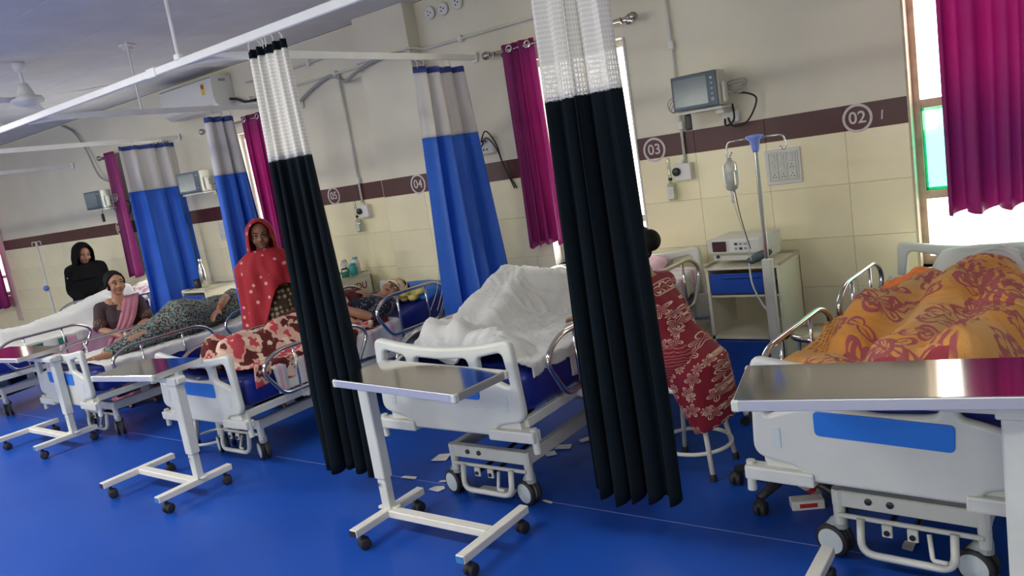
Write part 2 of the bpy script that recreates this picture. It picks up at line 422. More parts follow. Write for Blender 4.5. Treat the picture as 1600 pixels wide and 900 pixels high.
wall_back = struct('wall_back', bm, 'wall_paint')
pillar = obj('pillar', B(((PIL[0]+PIL[1])/2, (PIL[2]+FY)/2+.004, ZC/2), (PIL[1]-PIL[0], FY-PIL[2], ZC)), 'wall_paint', wall_back)
struct('wall_left', B((X0-.1, (Y0+D)/2, ZC/2), (.2, D-Y0+.5, ZC)), 'wall_paint')
struct('wall_right', B((X1+.1, (Y0+D)/2, ZC/2), (.2, D-Y0+.5, ZC)), 'wall_paint')
FILL_WIN = [(-12.6, -10.9), (-9.2, -7.5), (-5.8, -4.1), (-2.6, -.9), (.6, 2.2)]; FZ = (.95, 2.25)  # unseen openings behind the camera, added to let in more daylight
bm = NB(); fe = sorted({X0, X1} | {a for q in FILL_WIN for a in q})
for a, b in zip(fe, fe[1:]):
    for z0, z1 in ([(0, FZ[0]), (FZ[1], ZC)] if (a, b) in FILL_WIN else [(0, ZC)]): box(bm, ((a+b)/2, Y0-.1, (z0+z1)/2), (b-a, .2, z1-z0))
struct('wall_front', bm, 'wall_paint')
def portal(a, b, z0, z1, y, rx):       # sampling aid in the window opening, gives off nothing itself
    li = bpy.data.lights.new('window_portal', 'AREA'); li.shape = 'RECTANGLE'; li.size = b-a; li.size_y = z1-z0; li.cycles.is_portal = True
    lo = bpy.data.objects.new('window_portal', li); C.objects.link(lo); lo.location = ((a+b)/2, y, (z0+z1)/2); lo.rotation_euler = (rx, 0, 0)
for a, b in FILL_WIN: portal(a, b, *FZ, Y0-.1, PI/2)
for a, b, z0, z1 in WIN: portal(a, b, z0, z1, D+.2, -PI/2)
# wall tiles, each its own piece
TM = {}
def tile(x0, x1, z0, z1, y, m, nm, parent):
    g = .0014; k = (round(x1-x0, 3), round(z1-z0, 3), m)
    if k not in TM:
        bm = B((0, 0, 0), (x1-x0-g, .012, z1-z0-g), None, .001, 1); me = bpy.data.meshes.new(nm); bm.to_mesh(me); bm.free(); me.materials.append(MATS[m]); TM[k] = me
    o = bpy.data.objects.new(nm, TM[k]); C.objects.link(o); o.parent = parent
    o.location = ((x0+x1)/2, y, (z0+z1)/2 + random.uniform(-.0006, .0006)); return o
rows = [0, .28, .57, .86, 1.16, 1.45, 1.59]
xs = [-1.05+.44*k for k in range(-30, 10)]; xs = sorted([x for x in xs if X0 < x < X1] + [X0, X1] + [a for q in WIN for a in q[:2]] + list(PIL[:2]))
for a, b in zip(xs, xs[1:]):
    if b-a < .02: continue
    for z0, z1 in zip(rows, rows[1:]):
        h = [q for q in WIN if q[0] <= a+1e-6 and b <= q[1]+1e-6]
        if h:
            if z0 >= h[0][2]: continue
            z1 = min(z1, h[0][2])
        inp = PIL[0]-1e-6 <= a and b <= PIL[1]+1e-6
        tile(a, b, z0, z1, (PIL[2] if inp else D)+.002, 'tile_maroon' if z0 == 1.45 else 'tile_cream', 'band_tile' if z0 == 1.45 else 'wall_tile', wall_back)
for z0, z1 in zip(rows, rows[1:]):       # flank of the pillar
    o = obj('band_tile' if z0 == 1.45 else 'wall_tile', B((PIL[1]+.004, (PIL[2]+D)/2, (z0+z1)/2), (.010, D-PIL[2]-.004, z1-z0-.002)), 'tile_maroon' if z0 == 1.45 else 'tile_cream', wall_back)
# ceiling boards
ceiling = struct('ceiling', B(((X0+X1)/2, (Y0+D)/2, ZC+.06), (X1-X0, D-Y0+.4, .08)), 'joint_dark')
cm = {}
def board(x0, x1, y0, y1):
    k = (round(x1-x0, 3), round(y1-y0, 3))
    if k not in cm:
        bm = B((0, 0, 0), (x1-x0-.003, y1-y0-.003, .02), None, .001, 1); me = bpy.data.meshes.new('ceiling_board'); bm.to_mesh(me); bm.free(); me.materials.append(MATS['ceiling_board']); cm[k] = me
    o = bpy.data.objects.new('ceiling_board', cm[k]); C.objects.link(o); o.parent = ceiling; o.location = ((x0+x1)/2, (y0+y1)/2, ZC+.011+random.uniform(0, .0025))
ys = [1.63+.6*k for k in range(6)]
for i in range(9):
    for y0 in ys[:5]:
        off = .6 if round((y0-1.63)/.6) % 2 else 0
        board(max(-13.9, -14.2+1.2*i+off), -14.2+1.2*i+1.2+off, y0, y0+.6)
board(-2.8, X1, 1.63, 4.63); board(X0, X1, Y0, 1.63)
for y0 in ys[:5]:
    if round((y0-1.63)/.6) % 2 == 0: board(-3.4, -2.8, y0, y0+.6)

# ------------------------------------------------------------------ windows
for i, (a, b, z0, z1) in enumerate(WIN):
    cx = (a+b)/2; yy = D+.12
    bm = NB()
    fw = .045
    bars = [z0+fw/2, z1-fw/2]
    mids = [1.045, 1.535] if i == 4 else [1.06]
    for z in bars+mids: box(bm, (cx, yy, z), (b-a, .05, fw))
    vx = [a+fw/2, b-fw/2] + ([cx] if b-a > .9 else [])
    for x in vx: box(bm, (x, yy, (z0+z1)/2), (fw, .055, z1-z0))
    fr = obj('window_%d' % (i+1), bm, 'worn_frame' if i == 4 else 'frame_alu'); fr['kind'] = 'structure'
    lim = sorted([z0] + mids + [z1]); xx = sorted([a] + vx[2:] + [b])
    for q, (p0, p1) in enumerate(zip(lim, lim[1:])):
        for u0, u1 in zip(xx, xx[1:]):
            obj('pane', B(((u0+u1)/2, yy+.005, (p0+p1)/2), (u1-u0-.03, .005, p1-p0-.03)), 'glass_green' if (i == 4 and q == 1) else 'glass_clear', fr)
    if i == 4:
        for u0, u1 in zip(xx, xx[1:]):
            for z_ in (1.045+.03, 1.535-.03): obj('pane_edge', B(((u0+u1)/2, yy-.003, z_), (u1-u0-.05, .005, .016)), 'glass_green_edge', fr)
            for x_ in (u0+.05, u1-.05): obj('pane_edge', B((x_, yy-.003, 1.29), (.016, .005, .45)), 'glass_green_edge', fr)
    obj('window_sill', B((cx, D+.10, z0-.012), (b-a-.004, .23, .024), None, .004, 1), 'plaster_white', fr)
    for x in (a, b):
        obj('reveal_trim', B((x + (.006 if x == a else -.006), D+.05, (z0+z1)/2), (.012, .115, z1-z0)), 'worn_frame' if i == 4 else 'plaster_white', fr)

for i, (a, b) in enumerate(FILL_WIN):  # frames and panes for the added, unseen daylight openings
    bm = NB()
    for z in (FZ[0]+.025, FZ[1]-.025): box(bm, ((a+b)/2, Y0-.1, z), (b-a, .05, .05))
    for x in (a+.025, (a+b)/2, b-.025): box(bm, (x, Y0-.1, sum(FZ)/2), (.05, .05, FZ[1]-FZ[0]))
    fr = obj('window_%d' % (i+6), bm, 'frame_alu'); fr['kind'] = 'structure'
    for u0, u1 in ((a, (a+b)/2), ((a+b)/2, b)): obj('pane', B(((u0+u1)/2, Y0-.105, sum(FZ)/2), (u1-u0-.04, .005, FZ[1]-FZ[0]-.04)), 'glass_clear', fr)

obj('plaster_edge', B((-12.60, D-.006, 1.36), (.17, .02, 1.9), None, .004, 1), 'pink_plaster', bpy.data.objects['window_1'])
# ------------------------------------------------------------------ fill lamps, added out of view on the ceiling to light the ward
for i, (x, y, p) in enumerate(FILL_LAMPS):
    t = thing('fill_lamp', (x, y, ZC-.06), 'white rectangular fill lamp added out of view, number %s from the far end' % ['one', 'two', 'three', 'four', 'five', 'six'][i], 'lamp', 'added fill lamps')
    obj('housing', B((0, 0, .035), (1.24, .32, .05), None, .01), 'white_paint', t)
    obj('diffuser', B((0, 0, .006), (1.18, .27, .008)), 'fill_lamp_face', t)
    li = bpy.data.lights.new('fill_light', 'AREA'); li.shape = 'RECTANGLE'; li.size = 1.18; li.size_y = .27; li.energy = p; li.color = (1, .97, .92)
    lo = bpy.data.objects.new('fill_light', li); C.objects.link(lo); lo.location = (0, 0, -.004); lo.parent = t

# ------------------------------------------------------------------ curtain tracks
ZT = 2.36
def track_x(name, x0, x1, label):
    t = thing(name, (0, 2.43, ZT), label, 'curtain rail')
    obj('rail', B(((x0+x1)/2, 0, 0), (x1-x0, .022, .042), None, .004, 1), 'white_paint', t); return t
tr = track_x('curtain_track', -13.5, 2.5, 'long white ceiling-hung curtain rail running the length of the ward')
for x in (-10.2, -8.2, -6.1, -3.78, -1.6, .6):
    h = obj('hanger_rod', cyl(NB(), (x, 0, .02), (x, 0, ZC-ZT), .009), 'white_paint', tr); obj('bracket', B((x, 0, .03), (.05, .03, .035), None, .005, 1), 'white_paint', h)
for x in (-4.05, -8.9): obj('joint_sleeve', B((x, 0, 0), (.09, .03, .052), None, .004, 1), 'white_paint', tr)
CB = [(-3.52, 'white cross rail carrying the blue curtain beside bed 04'), (-5.5, 'white cross rail carrying the blue curtain behind the woman in red'), (-7.5, 'white cross rail carrying the blue curtain beside the far bed'), (-9.9, 'far white cross rail over the last beds'), (-1.45, 'white cross rail between beds 02 and 03')]
for x, lb in CB:
    t = thing('cross_rail', (x, 2.43, ZT), lb, 'curtain rail', 'cross rails')
    bm = NB(); P = spline([(-.20, .02, -.005), (-.06, .16, -.005), (0, .42, -.005), (0, .8, -.005)], 8) + [V((0, D-2.43, -.005))]
    for off in (0,):
        L = []
        for i, p in enumerate(P):
            q = P[min(i+1, len(P)-1)]-P[max(i-1, 0)]; s = V((q.y, -q.x, 0)).normalized()
            L.append([bm.verts.new(p+s*dx+V((0, 0, dz))) for dx, dz in ((-.011, -.02), (.011, -.02), (.011, .02), (-.011, .02))])
        for A, Bq in zip(L, L[1:]):
            for k in range(4): bm.faces.new((A[k], A[(k+1) % 4], Bq[(k+1) % 4], Bq[k]))
        bm.faces.new(L[0][::-1]); bm.faces.new(L[-1])
    obj('rail', bm, 'white_paint', t)
    if x == -5.5: obj('hanger_rod', cyl(NB(), (0, .72, .015), (0, .72, ZC-ZT), .008), 'white_paint', t)
    obj('wall_flange', B((0, D-2.43-.012, -.005), (.05, .02, .07), None, .004, 1), 'white_paint', t)

# ------------------------------------------------------------------ curtains
def curtain(name, loc, rz, wt, wb, zt, zs, zb, folds, amp, mats, label, cat='curtain', group=None, seed=1, hem=.04, hooks=True, mesh_uv=1.6):
    """local: width along +X centred, height along Z; zt/zs/zb: top, split between netting and cloth, bottom"""
    rnd = random.Random(seed); t = thing(name, (loc[0], loc[1], 0), label, cat, group, rz)
    nu, ph = max(60, int(folds*14)), rnd.uniform(0, 6)
    ph2 = [rnd.uniform(0, 6) for _ in range(4)]
    def P(u, z):
        f = (zt-z)/(zt-zb); wd = wt+(wb-wt)*min(1, f*1.25)
        uu = u + .022*math.sin(2*PI*u*2+ph2[0]) + .012*math.sin(5*f+ph2[1])*math.sin(PI*u)
        a = amp*(.55+.65*f)*(1+.35*math.sin(2*PI*u*1.5+ph2[2]))
        x = (uu-.5)*wd + .25*a*math.sin(4*PI*folds*u+ph2[3])
        y = a*math.sin(2*PI*folds*u+ph+.5*math.sin(3*f+ph2[1])) + .35*a*math.sin(2*PI*folds*.53*u+ph2[2]+1.4*f)
        return V((x, y, z + (.012*math.sin(2*PI*folds*u+ph)+.012*math.sin(6*u+ph2[0]) if z < zb+.02 else 0)))
    def panel(nm, z0, z1, m, nz, par=t, push=0):
        Z = [z0+(z1-z0)*i/nz for i in range(nz+1)]
        G = [[P(j/nu, z)+V((0, push, 0)) for j in range(nu+1)] for z in Z]; U = [[(j/nu*wt*mesh_uv*3, z) for j in range(nu+1)] for z in Z]
        return solid(obj(nm, grid_mesh(G, uv=U), m, par), .0025)
    if mats[0]:
        panel("netting", zt-hem, zs, mats[0], 14); c = panel('cloth', zs+.004, zb, mats[1], 34); panel('top_hem', zt, zt-hem-.002, mats[2], 2)
    else: c = panel('cloth', zt, zb, mats[1], 34)
    if hooks:
        for k in range(int(folds)+2):
            u = (k+.3)/(folds+2); p = P(u, zt)
            bm = tube(NB(), [p+V((0, 0, -.01)), p+V((.006, 0, .02)), p+V((-.004, -p.y*.6, .04)), V((p.x, 0, ZT-.012))], .0035, 6); obj('hook', bm, 'white_plastic', t)
    return t
NV = ('net_white', 'curtain_navy', 'curtain_navy'); BL = ('net_grey', 'curtain_blue', 'hem_blue')
curtain('privacy_curtain', (-1.415, 2.43), 0, .29, .36, 2.29, 1.775, .24, 5, .030, NV, 'dark navy privacy curtain with white netting top beside bed 03, nearest the camera', group='dark privacy curtains', seed=3)
curtain('privacy_curtain', (-3.045, 2.43), 0, .27, .37, 2.30, 1.765, .17, 4.5, .032, NV, 'dark navy privacy curtain with white netting top hanging in front of bed 04', group='dark privacy curtains', seed=5)
curtain('privacy_curtain', (-3.52, 4.19), PI/2, .48, .66, 2.29, 1.82, .30, 3.5, .045, BL, 'bright blue curtain with grey top hanging between beds 03 and 04', group='blue privacy curtains', seed=8)
curtain('privacy_curtain', (-5.5, 3.78), PI/2, .26, .42, 2.29, 1.83, .28, 3, .045, BL, 'blue curtain with white top right behind the woman in the red headscarf', group='blue privacy curtains', seed=11)
curtain('privacy_curtain', (-7.5, 4.26), PI/2, .60, .64, 2.31, 1.86, .30, 3.5, .05, BL, 'blue curtain with netting top beside the steel flask, farthest of the blue ones', group='blue privacy curtains', seed=15)
def rod(x0, x1, z, label, both=True):
    t = thing('curtain_rod', (0, D-.10, z), label, 'curtain rod', 'window curtain rods')
    obj('rod', cyl(NB(), (x0, 0, 0), (x1, 0, 0), .012), 'finial', t)
    for x in (x0, x1):
        s = -1 if x == x0 else 1
        f = ell(NB(), (x+s*.03, 0, 0), (.032, .03, .03)); lathe(f, [(.02, -.012), (.024, 0), (.02, .012)], 14, (x+s*.004, 0, 0), RY(PI/2)); obj('finial', f, 'finial', t, True)
        b = NB(); cyl(b, (x-s*.05, .10, .0), (x-s*.05, 0, 0), .008); lathe(b, [(.024, 0), (.024, .008), (.01, .014)], 14, (x-s*.05, .10, 0), RX(PI/2)); tube(b, [(x-s*.05, -.016, .012), (x-s*.05, -.018, -.01), (x-s*.05, .0, -.02), (x-s*.05, .03, -.012)], .006, 8); obj('bracket', b, 'finial', t)
    return t
MG = (None, 'curtain_magenta', None)
rod(-3.32, -2.22, 2.33, 'steel curtain rod with ball finial over the window beside bed 03')
rod(-6.9, -5.75, 2.33, 'curtain rod over the window behind the woman in red')
rod(-9.0, -7.7, 2.34, 'curtain rod over the window beside the far blue curtain')
rod(-.9, .75, 2.50, 'curtain rod over the bright window beside bed 02')
rod(-13.6, -12.3, 2.33, 'curtain rod over the farthest window')
curtain('window_curtain', (-3.08, D-.10), 0, .28, .30, 2.37, 2, .96, 4, .035, MG, 'magenta eyelet curtain bunched at left of the window beside bed 03', group='magenta window curtains', seed=21, hooks=False)
curtain('window_curtain', (-6.08, D-.10), 0, .32, .34, 2.37, 2, .96, 4, .035, MG, 'magenta curtain behind the woman in the red headscarf', group='magenta window curtains', seed=23, hooks=False)
curtain('window_curtain', (-8.80, D-.10), 0, .22, .22, 2.38, 2, .96, 3, .035, MG, 'dark magenta curtain sliver at left edge of the far blue curtain', group='magenta window curtains', seed=25, hooks=False)
curtain('window_curtain', (-.14, D-.12), 0, .80, .80, 2.54, 2, .975, 7, .03, MG, 'wide sunlit magenta curtain over the bright window beside bed 02', group='magenta window curtains', seed=27, hooks=False)
curtain('window_curtain', (-13.1, D-.12), 0, .92, 1.06, 2.37, 2, .62, 6, .035, MG, 'magenta curtain over the farthest window at the left edge', group='magenta window curtains', seed=29, hooks=False)
for i, (x, z) in enumerate(((-3.12, 2.33), (-2.97, 2.33), (-6.18, 2.33), (-5.98, 2.33))):
    par = [o for o in bpy.data.objects if o.name.startswith('window_curtain') and not o.parent][0 if i < 2 else 1]
    bm = NB(); tube(bm, [(x+.022*math.cos(a)-par.location.x, -.04+.004*math.sin(a), z+.022*math.sin(a)) for a in [2*PI*k/16 for k in range(16)]], .006, 8, True); obj('eyelet', bm, 'steel', par, True)

# ------------------------------------------------------------------ hospital beds
def L2(pts, r, n=5): return [(p.x, p.y) for p in fillet([V((a, b, 0)) for a, b in pts], r, n, True)]
def board_mesh(zt):
    out = L2([(-.405, 0), (-.2, -.034), (0, -.044), (.2, -.034), (.405, 0), (.425, -.36), (.275, -.385), (.235, -.435), (-.235, -.435), (-.275, -.385), (-.425, -.36)],
             [.045, .1, .1, .1, .045, .05, .03, .03, .03, .03, .05])
    c = L2([(-.155, -.088), (0, -.097), (.155, -.088), (.165, -.158), (.13, -.168), (0, -.178), (-.13, -.168), (-.165, -.158)], .025)
    r = L2([(.215, -.084), (.352, -.056), (.374, -.215), (.30, -.185), (.215, -.165)], [.02, .03, .03, .04, .02])
    l = [(-x, y) for x, y in r][::-1]
    me = plate([out, c, r, l], .040, .014, 3); me.transform(Matrix.Translation((0, 0, zt))); return me
def caster(par, p, sw, r=.062, brake=True):
    """twin-wheel castor under a column at p (x, y); column top at ztop"""
    x, y = p; M = RZ(sw)
    def T(q): return M @ V(q) + V((x, y, 0))
    c = obj('castor', tube(NB(), [(x, y, .115), (x, y, .155)], .024, 14), 'grey_caster', par)
    bm = NB(); tube(bm, [T((0, 0, .14)), T((0, .02, .13)), T((0, .045, .10)), T((0, .04, .065))], [.022, .024, .022, .016], 10); obj('fork', bm, 'grey_caster', c, True)
    for s in (-1, 1):
        w_ = lathe(NB(), [(r*.74, -.011), (r*.96, -.010), (r, -.004), (r, .004), (r*.96, .010), (r*.74, .011)], 26, T((s*.020, .03, r)), M @ RY(PI/2)); obj('tyre', w_, 'rubber', c, True)
        h = lathe(NB(), [(r*.2, -.015), (r*.76, -.012), (r*.80, 0), (r*.76, .012), (r*.2, .015)], 24, T((s*.021, .03, r)), M @ RY(PI/2)); obj('hub_cover', h, 'hub_grey', c)
    return c
def rail_part(par, x, y0, y1, z0, z1, posts, nm='side_rail'):
    bm = NB()
    loop = fillet([(x, y0+.13, z1), (x, y0, z1-.085), (x, y0+.14, z0), (x, y1-.14, z0), (x, y1, z1-.085), (x, y1-.13, z1)], [.10, .09, .05, .05, .09, .10], 6, True)
    tube(bm, loop, .0125, 10, True)
    o = obj(nm, bm, 'steel', par, True)
    for y in posts:
        obj('post', tube(NB(), [(x, y, z0), (x, y, z1-.004)], .0085, 10), 'steel', o, True)
    for y in (y0+.30, y1-.30):
        b = NB(); box(b, (x-.02*(1 if x > 0 else -1), y, z0-.035), (.025, .05, .06), None, .006, 1); cyl(b, (x, y, z0-.055), (x-.05*(1 if x > 0 else -1), y, z0-.055), .012); obj('clamp', b, 'white_powder', o)
    return o
def sheet_profile(y, ytop, top, rise):
    """mattress top height along the bed: flat, then backrest rising"""
    if rise <= 0 or y < 1.22: return top
    return top + rise*min(1, (y-1.22)/.72)
def make_bed(x, zt, label, rise=0., rails=(1, 1, 1, 1), foot_y=2.45, sw=1.2, headz=None, rz=0.):
    t = thing('hospital_bed', (x, foot_y, 0), label, 'bed', 'hospital beds', rz)
    top, bot = zt-.17, zt-.35
    fb = obj('footboard', board_mesh(zt), 'white_plastic', t, True)
    pm = plate([L2([(-.205, -.262), (.2, -.272), (.205, -.185), (-.205, -.178)], .018)], .006, .002); pm.transform(Matrix.Translation((0, -.0215, zt))); obj('inset_panel', pm, 'blue_panel', fb)
    for s in (-1, 1):
        obj('grip_recess', B((s*.335, -.0195, zt-.285), (.030, .006, .075), None, .002, 1), 'hub_grey', fb)
    hb = board_mesh(zt+.02 if headz is None else headz); hb.transform(Matrix.Translation((0, 2.02, 0))); obj('headboard', hb, 'white_plastic', t, True)
    # deck
    zd = bot-.03
    for s in (-1, 1):
        obj('deck_side', B((s*.39, 1.0, zd), (.03, 1.95, .045), None, .004, 1), 'white_powder', t)
        obj('corner_arm', B((s*.34, .0, zt-.425), (.24, .06, .05), None, .008), 'white_powder', t)
        c = NB(); tube(c, [(s*.445, .0, zt-.39), (s*.45, .0, zt-.50)], .016, 12); obj('corner_socket', c, 'white_powder', t)
        a = NB(); box(a, (s*.36, 2.02, zt-.43), (.28, .05, .045), None, .006); obj('corner_arm', a, 'white_powder', t)
        b = obj('bumper_post', tube(NB(), [(s*.49, 2.05, zt-.38), (s*.49, 2.05, zt-.46)], .012, 10), 'white_plastic', t)
        obj('bumper_disc', lathe(NB(), [(.02, -.012), (.058, -.010), (.062, 0), (.058, .010), (.02, .012)], 24, (s*.49, 2.05, zt-.47)), 'bumper_blue', b, True)
    for y in (.02, .55, 1.1, 1.6, 1.96): obj('deck_crossbar', B((0, y, zd-.005), (.77, .045, .03)), 'white_powder', t)
    # lifting linkage
    zb = .235
    for y0, y1 in ((.45, .95), (1.35, 1.75)):
        for s in (-1, 1):
            b = NB(); tube(b, [(s*.17, y0, zd-.01), (s*.18, y1, zb+.02)], .017, 8); obj('lift_arm', b, 'grey_caster', t)
            obj('pivot_plate', B((s*.215, y0+.02, zd-.05), (.008, .07, .10), None, .004, 1), 'white_powder', t)
    a = NB(); cyl(a, (0, .35, zb+.03), (0, .85, zd-.07), .030, .026); cyl(a, (0, .85, zd-.07), (0, 1.15, zd-.05), .016); obj('lift_spindle', a, 'black_plastic', t)
    # base
    HW = .225
    for s in (-1, 1):
        obj('base_side', B((s*HW, 1.02, zb), (.038, 1.62, .062), None, .004, 1), 'white_powder', t)
    for y in (.21, 1.83):
        cb = obj('base_crossbar', B((0, y, zb), (2*HW+.04, .04, .062), None, .004, 1), 'white_powder', t)
        if y < 1:
            for u in (-.12, -.05): obj('bolt', lathe(NB(), [(.012, 0), (.012, .006), (.006, .008)], 12, (u, y-.02, zb+.004), RX(PI/2)), 'black_plastic', cb)
        for s in (-1, 1):
            obj('leg_column', tube(NB(), [(s*HW, y-.005, .135), (s*HW, y-.005, zb+.033)], .021, 14), 'white_powder', t)
            caster(t, (s*HW, y), sw+.5*s*(y-.2))
    obj('brake_rod', cyl(NB(), (-HW, .185, .175), (HW, .185, .175), .009), 'white_powder', t)
    u = NB(); tube(u, fillet([(-.145, .17, .18), (-.145, .15, .06), (.145, .15, .06), (.145, .17, .18)], .05, 6), .0135, 12); obj('brake_pedal_bar', u, 'white_plastic', t, True)
    for q in (-.06, .02):
        k = NB(); box(k, (q, .17, .15), (.034, .012, .045), None, .003, 1); kk = obj('crank_mount', k, 'white_powder', t); obj('crank_shaft', cyl(NB(), (q, .16, .145), (q, .55, .17), .010), 'black_plastic', kk)
    k = NB(); tube(k, fillet([(.07, .17, .165), (.085, .13, .095), (.13, .12, .10)], .01, 3), .008, 8); obj('crank_handle', k, 'white_plastic', t, True)
    # mattress, bent at the backrest when raised
    ny = 40; bm = NB(); prof = []
    dz = 0
    rings = []
    for j in range(ny+1):
        y = .06+1.90*j/ny; dz = sheet_profile(y, 0, 0, rise)
        f = .96 if j in (0, ny) else 1.
        rings.append([bm.verts.new((a*f, y-.25*dz, bot+dz+(top-bot)*(b if 0 < j < ny else .08+b*.84))) for a, b in L2s])
    for A, Bq in zip(rings, rings[1:]):
        for k in range(len(A)): bm.faces.new((A[k], A[(k+1) % len(A)], Bq[(k+1) % len(A)], Bq[k]))
    bm.faces.new(rings[0][::-1]); bm.faces.new(rings[-1])
    obj('mattress', bm, 'mattress_blue', t, True)
    if rise:
        b = NB()
        for s in (-1, 1): tube(b, [(s*.30, 1.22, bot-.01), (s*.30, 1.90-.25*rise, bot+rise-.01)], .014, 8)
        tube(b, [(-.30, 1.6, bot+rise*.5-.01), (.30, 1.6, bot+rise*.5-.01)], .012, 8); tube(b, [(-.30, 1.88-.25*rise, bot+rise-.02), (.30, 1.88-.25*rise, bot+rise-.02)], .012, 8); obj('backrest_frame', b, 'white_powder', t)
    z0, z1 = zt-.335, zt-.06
    rr = rise*.8
    for i, (sx, hd) in enumerate(((-1, 0), (1, 0), (-1, 1), (1, 1))):
        if not rails[i]: continue
        if hd: rail_part(t, sx*.455, 1.10, 1.88, z0+rr, z1+rr*1.0, (1.34, 1.64))
        else: rail_part(t, sx*.455, .14, 1.02, z0, z1, (.40, .74))
    return t
# rounded mattress cross-section (x, 0..1)
L2s = []
for (cx_, cy_, a0) in ((.36, .78, 0), (-.36, .78, PI/2), (-.36, .22, PI), (.36, .22, 3*PI/2)):
    for k in range(5):
        a = a0+PI/2*k/4; L2s.append((cx_+.04*math.cos(a), cy_+.22*math.sin(a)))
BEDS = {}
BEDS[2] = make_bed(-.52, .82, 'hospital bed 02 with orange blanket, nearest the camera at right', rise=.03, sw=1.35, rz=-.06)
BEDS[3] = make_bed(-2.32, .87, 'hospital bed 03 with white sheet tented over raised knees', rise=.06, sw=1.3)
BEDS[4] = make_bed(-4.37, .755, 'hospital bed 04 with floral maroon blanket and bandaged patient', rise=.12, sw=1.2)
BEDS[5] = make_bed(-6.20, .745, 'hospital bed with woman in green printed dress lying on it', rise=.03, sw=1.1)
BEDS[6] = make_bed(-8.30, .76, 'far hospital bed with grey-white sheet at the left edge', rise=.16, sw=1.1)

# ------------------------------------------------------------------ overbed tables
def overbed(name, legs, ymid, y0, y1, post_side, post_y, top_c, top_w, top_d, rot, ztop, label, droop=0.):
    cx = (legs[0]+legs[1])/2; t = thing('overbed_table', (cx, ymid, 0), label, 'table', 'overbed tables')
    zl = .095; lx = [legs[0]-cx, legs[1]-cx]
    for x in lx:
        g = obj('base_leg', B((x, (y0+y1)/2-ymid, zl), (.045, y1-y0, .035), None, .003, 1), 'ivory_paint', t)
        for y, s in ((y0, -1), (y1, 1)):
            obj('end_cap', B((x, y-ymid+s*.001, zl), (.038, .004, .028)), 'black_plastic' if (x == lx[0] or s > 0) else 'bumper_blue', g)
            a = random.uniform(-.6, .6); px, py = x, y-ymid-s*.045
            c = obj('castor', tube(NB(), [(px, py, .045), (px, py, .082)], .011, 8), 'black_plastic', t)
            bm = NB()
            for q in (-1, 1): lathe(bm, [(.010, -.010), (.024, -.010), (.027, -.006), (.027, .006), (.024, .010), (.010, .010)], 18, (px+q*.014*math.cos(a), py+q*.014*math.sin(a)+.008, .027), RZ(a) @ RY(PI/2))
            ell(bm, (px, py+.008, .036), (.020, .027, .022)); obj('wheel', bm, 'rubber', c, True)
    obj('base_crossbar', B((0, 0, zl), (lx[1]-lx[0]-.044, .05, .034), None, .003, 1), 'ivory_paint', t)
    px = lx[0] if post_side < 0 else lx[1]; py = post_y-ymid
    obj('inner_post', B((px, py, (.11+.36)/2), (.052, .042, .25), None, .004, 1), 'white_powder', t)
    po = obj('outer_post', B((px, py, (.26+ztop-.05)/2), (.066, .056, ztop-.05-.26), None, .005, 1), 'white_powder', t)
    obj('lock_screw', cyl(NB(), (px-.01, py-.03, .235), (px-.01, py-.012, .235), .008), 'steel', po)
    fl = NB()
    for q in (-1, 1): lathe(fl, [(.020, 0), (.020, .005), (.012, .006)], 14, (px+q*.035, py+q*.01, zl+.018))
    obj('flange', fl, 'ivory_paint', t)
    # tray
    M = Matrix.Translation((top_c[0]-cx, top_c[1]-ymid, ztop)) @ Matrix.Rotation(rot, 4, 'Z') @ Matrix.Rotation(droop, 4, 'Y')
    fr = NB(); th = .032
    for s in (-1, 1):
        box(fr, (0, s*(top_d/2-.010), -th/2), (top_w, .020, th), None, .002, 1); box(fr, (s*(top_w/2-.010), 0, -th/2), (.020, top_d-.04, th), None, .002, 1)
    fr.transform(M); f = obj('tray_frame', fr, 'steel_edge', t)
    tp = B((0, 0, -.0025), (top_w-.006, top_d-.006, .009), None, .0015, 1); tp.transform(M); obj('tray_top', tp, 'steel_tray', t)
    for sx in (-1, 1):
        for sy in (-1, 1):
            c = B((sx*(top_w/2-.008), sy*(top_d/2-.008), -th/2), (.024, .024, th+.003), None, .005, 1); c.transform(M); obj('corner_cap', c, 'white_plastic', f)
    ar = NB(); box(ar, (px+(top_c[0]-cx-px)*.45, py*.6+(top_c[1]-ymid)*.4, ztop-.062), (abs(top_c[0]-cx-px)*1.1+.06, .05, .03), None, .003, 1)
    box(ar, (px, py, ztop-.065), (.09, .07, .045), None, .004, 1); obj('support_arm', ar, 'white_powder', t)
    return t
mat('ivory_paint', (.76, .74, .64), .4, noise_amt=.05, noise_scale=10)
overbed('t2', (-.745, -.15), 2.27, 2.06, 2.53, 1, 2.20, (-.44, 2.20), .80, .32, math.radians(12), .845, 'steel-topped overbed table reflecting the bright window, cut by the right edge')
overbed('t3', (-2.62, -2.0), 2.235, 2.01, 2.46, -1, 2.245, (-2.235, 2.19), .76, .30, math.radians(-5.5), .785, 'steel-topped overbed table in the middle foreground, before the white-sheeted bed')
overbed('t4', (-4.69, -4.07), 2.14, 1.90, 2.36, 1, 2.16, (-4.37, 2.17), .54, .34, math.radians(8), .755, 'narrow steel-topped overbed table before the bed with the floral blanket')
overbed('t5', (-6.79, -6.13), 2.35, 2.11, 2.56, 1, 2.39, (-6.58, 2.30), .78, .33, math.radians(5), .755, 'steel-topped overbed table at left, in front of the woman in pink')

